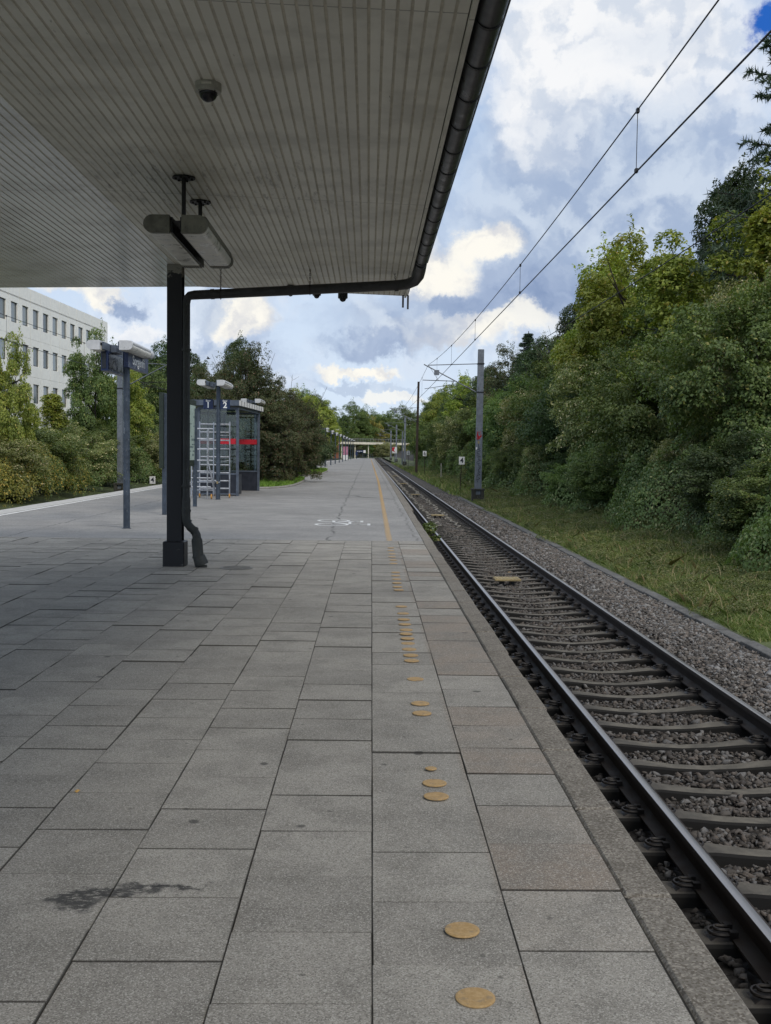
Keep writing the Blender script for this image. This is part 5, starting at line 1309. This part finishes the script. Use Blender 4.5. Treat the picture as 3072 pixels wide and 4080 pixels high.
TR = [  # key, x, y, height-top z, width, label
 ('spruce', 15.6, 37.5, 21.0, 12.5, 'tall dark spruce reaching in at the upper right edge of the photo'),
 ('darkt', 14.6, 42, 12.8, 6.0, 'big dark leaved tree just below and left of the spruce'),
 ('darkt', 16.8, 38, 13.2, 6.0, 'dark tree at the right edge directly under the spruce boughs'),
 ('column', 12.2, 33, 9.9, 3.4, 'slim young maple with bright shoots at the right edge'),
 ('maple', 12.6, 38.5, 9.6, 6.4, 'yellow green maple in front of the big dark tree'),
 ('maple', 12.2, 49, 10.9, 7.2, 'sunlit yellow green tree right of the small spruce top'),
 ('maple', 13.0, 54, 11.6, 6.8, 'yellow green tree with airy crown on the skyline'),
 ('spruce', 13.4, 58.5, 12.9, 9.0, 'small spruce top poking above the yellow green trees'),
 ('broad', 13.0, 45, 9.4, 5.4, 'mid green tree between the yellow maples on the slope'),
 ('darkt', 14.0, 70, 11.5, 6.0, 'dark tree behind the bare twigs left of the yellow trees'),
 ('broad', 12.6, 66, 8.8, 5.6, 'rounded green tree above and right of the grey mast'),
 ('darkt', 13.0, 80, 10.2, 6.2, 'dark green tree directly right of the mast top'),
 ('spruce', 13.8, 93, 12.3, 9.0, 'little spruce spire above the tree line right of the mast'),
 ('bronze', 13.0, 98, 11.4, 6.4, 'reddish brown tinged tree crown right of the mast top'),
 ('darkt', 12.4, 110, 10.4, 6.4, 'dark tree just left of the mast top on the skyline'),
 ('maple', 11.6, 122, 9.8, 6.2, 'yellow green tree left of the grey mast arm'),
 ('broad', 12.2, 137, 11.0, 7.0, 'green tree behind the cantilever arm of the grey mast'),
 ('maple', 11.2, 152, 10.6, 6.6, 'bright yellow green tree right of the tall wooden mast'),
 ('broad', 11.6, 172, 11.4, 7.5, 'green tree crown behind the tall wooden mast'),
 ('darkt', 12.6, 196, 11.0, 8.0, 'dark tree crown between wooden mast and distant masts'),
 ('maple', 15.0, 225, 11.6, 8.5, 'pale sunlit tree by the distant masts'),
 ('broad', 17.0, 260, 11.2, 9.0, 'green tree just before the right end of the bridge'),
 ('vineg', 10.9, 30, 6.6, 6.0, 'dense vine covered bush at the right edge above the grass'),
 ('vine', 12.6, 31.5, 7.8, 5.6, 'pale flowering vine thicket draped near the right edge'),
 ('vineg', 10.6, 36, 6.0, 6.0, 'rounded green thicket below the yellow maple'),
 ('vineg', 11.6, 41, 7.0, 6.2, 'tall green thicket under the mid green tree'),
 ('vine', 11.0, 46.5, 6.6, 6.0, 'silvery leaved thicket halfway along the near bank'),
 ('dshrub', 10.6, 52, 6.2, 6.0, 'dark hollow looking shrub right of the grey mast'),
 ('vineg', 11.2, 58, 7.0, 6.4, 'green bush directly behind the grey mast'),
 ('vine', 10.8, 65, 6.2, 6.0, 'pale thicket immediately left of the grey mast'),
 ('vineg', 11.0, 73, 6.8, 7.0, 'green bush above the number 4 sign'),
 ('vineg', 10.4, 82, 6.4, 6.5, 'ivy hung bush between the number 4 and 6 signs'),
 ('vineg', 10.4, 92, 6.6, 7.0, 'green bush right of the number 6 sign'),
 ('vine', 9.8, 104, 6.2, 7.0, 'pale green bush behind the number 6 sign'),
 ('vineg', 9.6, 118, 6.4, 7.5, 'green bush right behind the dark wooden mast'),
 ('vineg', 9.6, 134, 6.6, 8.0, 'bush directly behind the letter S sign'),
 ('vineg', 9.6, 154, 6.8, 9.0, 'green bush left of the letter S sign'),
 ('vine', 11.0, 180, 6.6, 8.0, 'pale bush at the foot of the distant masts'),
 ('vineg', 13.5, 215, 6.5, 9.0, 'far green bush behind the arrow board'),
]
for i, (k_, x, y, zt, wd, lb) in enumerate(TR):
    zg = zright(x, y) - .15; tree(k_, x, y, zg, zt - zg, wd, lb, GR_)
r8 = random.Random(88); y = 23.0; i = 0
while y < 120:
    kx = ('vineg', 'dshrub', 'vine', 'vineg', 'broad')[i % 5]; x = 9.0 + r8.uniform(-.3, .8) - (.4 if y > 60 else 0); hh = r8.uniform(1.9, 3.0)
    tree(kx, x, y, zright(x, y) - .3, hh, r8.uniform(2.6, 3.8), 'low bush rising from the brambles at the foot of the right bank', 'low bushes at the foot of the right bank'); y += 2.6 + y * .05; i += 1
TL = [
 ('maple', -15.95, 47.5, 6.2, 2.6, 'slim maple with reddening top in front of the building at the left edge', 'lf_yel'),
 ('broad', -19.5, 51, 3.4, 5.0, 'green tree behind the reddening maple', None),
 ('maple', -16.9, 66, 8.3, 3.6, 'slender green maple reaching up just left of the sign pole', 'lf_mid'),
 ('columng', -16.8, 57, 4.7, 3.0, 'small leafy tree between the maple and the sign pole', 'lf_yel'),
 ('vine', -15.6, 46, 2.5, 6.0, 'pale vine covered mound at the left edge', None),
 ('vineg', -16.2, 52.5, 3.2, 6.0, 'green vine mound under the slender maple', None),
 ('vine', -15.4, 58, 3.2, 5.6, 'yellowish vine mound just left of the sign pole', None),
 ('vineg', -15.6, 65, 3.5, 6.2, 'green mound right behind the sign pole', None),
 ('maple', -16.9, 73, 7.3, 4.0, 'yellow leaved tree directly right of the sign pole', None),
 ('broad', -17.4, 82, 8.4, 6.0, 'tall green tree above the number 4 plate, left of the canopy post', None),
 ('darkt', -17.4, 90, 10.4, 7.0, 'tall dark tree touching the canopy post on its left', None),
 ('vine', -15.2, 74, 3.6, 6.2, 'pale seedy vine mound beside the number 4 plate', None),
 ('vine', -15.2, 84, 4.2, 6.5, 'pale vine mound hidden partly by the canopy post', None),
 ('darkt', -17.5, 102, 10.8, 7.5, 'dark tree seen above the shelter roof', None),
 ('maple', -15.8, 110, 9.0, 6.0, 'yellow tree behind the second lamp pole', None),
 ('broad', -16.5, 118, 9.5, 8.0, 'green tree behind the shelter', None),
 ('vineg', -15.5, 98, 4.6, 7.5, 'low green bush seen through the shelter glass', None),
 ('vine', -15.0, 112, 4.6, 8.0, 'pale bush seen low through the far shelter pane', None),
 ('vineg', -14.8, 130, 5.0, 9.0, 'bush showing between shelter and bronze tree', None),
 ('broad', -15.5, 150, 9.5, 10.0, 'green tree hidden mostly behind the bronze tree', None),
 ('vine', -14.0, 165, 4.8, 11.0, 'sunlit bush low behind the dark shrub', None),
 ('vine', -13.0, 200, 5.0, 13.0, 'yellow green bush behind the far row of lamp posts', None),
 ('maple', -14.0, 205, 12.5, 11.0, 'bright tree right above the dark platform shrub', None),
 ('maple', -12.0, 245, 13.2, 11.0, 'light green tree behind the first far lamp posts', None),
]
for (k_, x, y, zt, wd, lb, lf) in TL:
    x -= (1.0 if y < 100 and 'vine' in k_ else 0); zg = zleft(x, y) - .1; tree(k_, x, y, zg, zt - zg, wd, lb, GL_, leaf=lf)
TF = [('broad', -14.5, 300, 16.5, 13, 'round green tree left of the bridge, nearest of the far group', 'lf_mid'), ('broad', -19, 330, 19.5, 15, 'tall tree behind the bridge on the left', 'lf_mid'),
      ('broad', -6, 430, 20.5, 18, 'tree crown left of the small white cloud', 'lf_mid'), ('maple', -15, 345, 12.0, 10, 'golden tree beside the far lamp posts before the bridge', 'lf_gold'),
      ('maple', 0, 440, 16, 16, 'golden green tree above the bridge centre', 'lf_gold'), ('broad', 8, 450, 18, 18, 'green tree above the bridge on the right', None),
      ('broad', 16, 470, 21, 20, 'round tree above the right end of the bridge', 'lf_mid'), ('broad', 3, 520, 20, 18, 'far tree under the small white cloud', 'lf_mid'),
      ('maple', 17, 370, 5, 10, 'golden tree under the right part of the bridge', 'lf_gold'), ('broad', -2, 425, 7, 9, 'green bush seen under the bridge', None),
      ('vine', 6.5, 385, 5.5, 9, 'sunlit bush at the pier right of the track', None), ('maple', 23, 330, 13, 12, 'bright tree in front of the right bridge end', None),
      ('broad', -22, 380, 18, 20, 'broad tree far left behind the lamp posts', None), ('bronze', -5, 415, 7, 9, 'reddish bush under the bridge left of centre', None), ('vine', 2, 440, 5, 12, 'pale bush straight ahead beyond the bridge', None)]
for (k_, x, y, zt, wd, lb, lf) in TF: tree(k_, x, y, -.8, zt + .8, wd, lb, GF_, leaf=lf)

# platform islands with lawn, bronze tree and dark shrub
def island(pts_, label):
    t = thing('lawn_island', label, 'planting bed', (0, 0, 0)); 
    b_ = MB(); n = len(pts_); b_.add([(x, y, .0) for x, y in pts_] + [(x, y, .06) for x, y in pts_], [tuple(range(n, 2 * n))] + [(i, (i + 1) % n, n + (i + 1) % n, n + i) for i in range(n)]); b_.build('soil_bed', M['soil'], t)
    kb = MB(); kb.tube([(x, y, .02) for x, y in pts_], .07, 6, closed=True); kb.build('edging', M['concrete'], t)
    xs = [p[0] for p in pts_]; ys2 = [p[1] for p in pts_]; rg = np.random.default_rng(8); n = 30000
    P_ = np.stack([rg.uniform(min(xs), max(xs), n), rg.uniform(min(ys2), max(ys2), n)], 1)
    ins = np.zeros(n, bool)
    j = len(pts_) - 1
    for i in range(len(pts_)):
        xi, yi = pts_[i]; xj, yj = pts_[j]; cnd = ((yi > P_[:, 1]) != (yj > P_[:, 1])) & (P_[:, 0] < (xj - xi) * (P_[:, 1] - yi) / (yj - yi + 1e-9) + xi); ins ^= cnd; j = i
    P_ = P_[ins]; me = blades(rg, np.column_stack([P_, np.full(len(P_), .06)]), .10, .022, 'lawn'); g_ = link('grass', me, t); g_['kind'] = 'stuff'
def blades(rg, P_, h, w_, matn, lean=.5):
    n = len(P_); a = rg.uniform(0, 6.28, n); hh = h * rg.lognormal(0, .35, n); d_ = np.stack([np.cos(a), np.sin(a), np.zeros(n)], 1)
    l_ = rg.normal(size=(n, 3)) * lean; l_[:, 2] = 0; tip = P_ + np.array([0, 0, 1]) * hh[:, None] + l_ * hh[:, None]
    mid = P_ + np.array([0, 0, .55]) * hh[:, None] + l_ * hh[:, None] * .25
    V_ = np.stack([P_ - d_ * w_, P_ + d_ * w_, mid + d_ * w_ * .7, tip, mid - d_ * w_ * .7], 1).reshape(-1, 3)
    return npmesh('grass', V_, np.arange(n * 5).reshape(-1, 5), M[matn])
def blob_pts(x0, x1, y0, y1, n=22):
    out_ = []
    for k in range(n):
        a = 2 * math.pi * k / n; cx_, cy_ = (x0 + x1) / 2, (y0 + y1) / 2
        ux = math.copysign(abs(math.cos(a)) ** .6, math.cos(a)); uy = math.copysign(abs(math.sin(a)) ** .6, math.sin(a)); out_.append((cx_ + ux * (x1 - x0) / 2, cy_ + uy * (y1 - y0) / 2))
    return out_
island(blob_pts(-7.6, -3.55, 46.8, 65), 'near grass island around the bronze tree on the platform')
island(blob_pts(-6.6, -3.4, 71.5, 96), 'far grass island around the dark shrub on the platform')
GP = 'trees on the platform islands'
tree('bronze', -6.3, 54, 0.0, 6.9, 4.6, 'tallest bronze leaved tree on the near platform island', GP, 1.0)
tree('darkt', -6.9, 58, 0.0, 7.6, 3.2, 'green tree top rising out of the bronze tree', GP, 2.0)
tree('bronze', -4.9, 53.5, -.3, 5.6, 3.6, 'lower bronze bush on the right of the near platform island', GP, 2.4)
tree('bronze', -4.1, 59, 0.0, 5.0, 3.4, 'bronze bush leaning towards the platform path', GP, 4.0)
tree('bronze', -7.4, 50, 0.0, 5.4, 3.4, 'bronze bush directly behind the shelter roof', GP, 5.0)
tree('dshrub', -5.6, 78, 0.0, 4.6, 5.0, 'dark rounded shrub on the far platform island', GP, 0.5)
tree('dshrub', -4.9, 86, -.3, 4.3, 4.4, 'dark shrub right behind the rounded one on the far island', GP, 3.5)
tree('bronze', -5.3, 72, 0.0, 5.4, 4.4, 'bronze shrub between the two platform islands', GP, 0.2)
# bare twigs above the bushes
def twigs(x, y, z, n, L_, label):
    t = thing('bare_shrub', label, 'bush', (x, y, z)); b_ = MB(); rg = random.Random(int(x * 10 + y))
    for k in range(n):
        a, e = rg.uniform(0, 6.28), rg.uniform(.7, 1.4); l = L_ * rg.uniform(.6, 1); d_ = Vector((math.cos(a) * math.cos(e), math.sin(a) * math.cos(e), math.sin(e)))
        p0 = Vector((rg.uniform(-.6, .6), rg.uniform(-.6, .6), 0)); p1 = p0 + d_ * l * .6; p2 = p1 + (d_ + Vector((rg.uniform(-.3, .3), rg.uniform(-.3, .3), 0))) * l * .4; b_.tube([p0, p1, p2], [.022, .013, .006], 4)
        for q in range(4):
            f_ = rg.uniform(.3, .95); s_ = p0.lerp(p2, f_); e_ = s_ + Vector((rg.uniform(-.4, .4), rg.uniform(-.4, .4), rg.uniform(.15, .5))) * l * .3; b_.tube([s_, e_], [.009, .004], 3)
    b_.build('twigs', M['bark'], t)
twigs(-6.6, 55, 3.5, 16, 3.6, 'bare twigs sticking out of the bronze tree on the left'); twigs(-4.0, 59, 2.6, 18, 3.4, 'bare twigs sticking out of the bronze tree towards the path')
twigs(12.0, 66, 6.0, 22, 4.6, 'bare grey twigs above the thicket right of the mast')

# bramble slope: one mass of leaves on a lumpy surface
def bramble(name, n, xr, yr, zf, matn, size, seed, thick=.35, up=.5, label='', cat='undergrowth'):
    rg = np.random.default_rng(seed); x = rg.uniform(*xr, n); yy = yr[0] * (yr[1] / yr[0]) ** rg.random(n) if yr[0] > 0 else rg.uniform(*yr, n)
    z = np.vectorize(zf)(x, yy) - rg.random(n) ** 2 * thick
    e = .15; dzx = (np.vectorize(zf)(x + e, yy) - np.vectorize(zf)(x - e, yy)) / (2 * e); dzy = (np.vectorize(zf)(x, yy + e) - np.vectorize(zf)(x, yy - e)) / (2 * e)
    nr = np.stack([-dzx, -dzy, np.full(n, up)], 1) + rg.normal(size=(n, 3)) * .5
    V_, F_ = leaf_arrays(rg, np.stack([x, yy, z], 1), nr, size * (1 + (yy - yr[0]) / 90)); o_ = link(name, npmesh(name, V_, F_, M[matn])); tag(o_, label, cat, kind='stuff'); return o_
def lumps(x, y, s):
    return abs(math.sin(x * 1.15 * s + 1.7 * math.sin(y * .61 * s)) * math.sin(y * .83 * s + 1.3 * math.sin(x * .7 * s + 2))) * .9 + .35 * abs(math.sin(x * 3.1 * s + y * 1.7) * math.sin(y * 2.7 * s - x))
def zbr(x, y):
    edge = 7.8 + .6 * math.sin(y * .55) + .3 * math.sin(y * 1.37 + 1) - (.9 if y > 60 else 0) * min(1, (y - 60) / 30)
    t_ = x - edge
    if t_ < 0: return zright(x, y) - .3
    return zright(x, y) + min(1.2, t_ * .8) + lumps(x, y, 1.0) * min(1, t_ + .15) * 1.25
bramble('bramble_undergrowth', 300000, (7.2, 13.0), (17, 170), zbr, 'lf_bram', .072, 41, .45, .6, 'tangled green brambles covering the foot of the right bank')
def zgl(x, y):
    t_ = -13.9 - x
    return zleft(x, y) + min(1.5, .4 + t_ * .9) + lumps(x, y, .9) * .9
bramble('lineside_weeds', 110000, (-18.5, -14.0), (46, 170), zgl, 'lf_bram', .08, 43, .6, .6, 'green weeds and creepers along the far side of the left track')
bramble('goldenrod', 70000, (-19, -14.0), (30, 55), zgl, 'lf_gold', .075, 42, .6, .6, 'yellowing goldenrod and weeds along the left track')
# verge grass
rg = np.random.default_rng(77); n = 420000
yy = 14 * (150 / 14) ** rg.random(n); xx = 5.24 + rg.random(n) * 3.6
zz = np.vectorize(zright)(xx, yy)
me = blades(rg, np.stack([xx, yy, zz], 1), .065, .0045, 'grass', .8); o = link('verge_grass', me); tag(o, 'rough green and straw grass between cable trough and brambles', 'grass', kind='stuff')
n = 60000; yy = 14 * (100 / 14) ** rg.random(n); xx = 5.3 + rg.random(n) * 3.4
bramble('trough_weeds', 14000, (4.8, 5.35), (16, 90), lambda x, y: (-.70 + .05 * abs(hn(x * 9, y * 3))) if math.sin(y * 1.3) + math.sin(y * .41 + 2) + (x - 5.1) * 3 > 1.1 else -1.3, 'lf_weed', .04, 79, .04, 1.2, 'creeping weeds spilling over the concrete trough lids in patches', 'weeds')
bramble('verge_weeds', 330000, (5.3, 9.2), (16, 100), lambda x, y: zright(x, y) + .03 + .16 * abs(hn(x * 2.3, y * 1.9)), 'lf_weed', .032, 78, .06, 1.2, 'small leafy weeds scattered through the grass of the right verge', 'weeds')
nc_ = 900; cy2 = 15 * (130 / 15) ** rg.random(nc_); cx2 = 5.3 + rg.random(nc_) ** 1.3 * 3.3; idx_ = rg.integers(0, nc_, 5000)
xx = cx2[idx_] + rg.normal(size=5000) * .07; yy = cy2[idx_] + rg.normal(size=5000) * .09
me = blades(rg, np.stack([xx, yy, np.vectorize(zright)(xx, yy)], 1), .18, .005, 'straw', .5); o = link('grass_tufts', me); tag(o, 'taller straw coloured grass tufts standing in the right verge', 'grass', kind='stuff')
n = 9000; yy = rg.uniform(60, 220, n); xx = 4.7 + rg.random(n) * 2; me = blades(rg, np.stack([xx, yy, np.full(n, -.72)], 1), .22, .03, 'grass'); o = link('trackside_grass', me); tag(o, 'patchy grass spreading over the far ballast shoulder', 'grass', kind='stuff')
# far wood ring
rgw = np.random.default_rng(90); n = 52000; c_n = 420
cx_ = rgw.uniform(-330, 300, c_n); cy_ = rgw.uniform(540, 640, c_n); cz_ = rgw.uniform(1, 17, c_n) ; idx = rgw.integers(0, c_n, n); dd = norm(rgw.normal(size=(n, 3)))
pp = np.stack([cx_, cy_, cz_], 1)[idx] + dd * np.array([8, 6, 4.2]); V_, F_ = leaf_arrays(rgw, pp, dd + np.array([0, -.3, .4]), 1.7)
o = link('distant_wood', npmesh('distant_wood', V_, F_, M['lf_mid'])); tag(o, 'low line of woodland on the horizon beyond the bridge', 'woodland', kind='stuff')
# edge weeds, fallen leaves, stick, bird
(V_, F_), cl = crown(50, 500, (.30, .45, .26), 14, .12, .07, 'dome', .12)
wd = thing('weed_plant', 'leafy weed growing over the platform kerb by the near rail', 'plant', (1.36, 24.6, -.35)); link('leaves', npmesh('weed', V_, F_, M['lf_mid']), wd)
b_ = MB()
for k in range(7): b_.tube([(0, 0, -.35), (rr.uniform(-.2, .2), rr.uniform(-.3, .3), rr.uniform(.1, .3))], [.006, .003], 4)
b_.build('stem', M['bark'], wd)
def fallen(x, y, z, s, label):
    o_ = MB().add([(-.5 * s, 0, 0), (-.1 * s, .28 * s, .06 * s), (.5 * s, .05 * s, .02 * s), (.1 * s, -.3 * s, .08 * s), (0, 0, .01)], [(0, 4, 1), (1, 4, 2), (2, 4, 3), (3, 4, 0)]).build('fallen_leaf', M['leafy'], loc=(x, y, z)); o_.rotation_euler.z = rr.uniform(0, 6); tag(o_, label, 'leaf', 'fallen leaves')
fallen(3.02, 6.9, -.74, .075, 'yellow leaf on the stones beside the broken stick'); fallen(2.72, 6.25, -.715, .09, 'yellow leaf lying on a sleeper right of the near rail')
fallen(4.1, 9.4, -.655, .08, 'yellow leaf on the ballast right of the far rail'); fallen(-1.42, 5.2, .004, .05, 'small orange leaf on the slabs in the left foreground'); fallen(2.9, 21.5, -.72, .09, 'yellow leaf between the rails beyond the nearest plate')
o = MB().tube([(2.86, 7.15, -.735), (2.93, 7.0, -.725), (2.99, 6.82, -.74)], [.008, .009, .011], 6).build('stick', M['concrete']); tag(o, 'short broken pale stick lying on the stones between the rails', 'stick')
t = thing('bird', 'small dark bird flying in the sky left of the bronze tree', 'bird', (-9.0, 60, 6.75))
MB().tube([(-.12, 0, 0), (-.04, 0, .01), (.05, 0, .01), (.12, 0, .03)], [.008, .035, .03, .008], 8).build('body', M['black'], t)
MB().add([(-.04, 0, .02), (.04, 0, .02), (0, -.16, .12), (-.06, -.12, .10)], [(0, 1, 2, 3)]).add([(-.04, 0, .02), (.04, 0, .02), (0, .16, .12), (-.06, .12, .10)], [(0, 1, 2, 3)]).build('wing', M['black'], t)
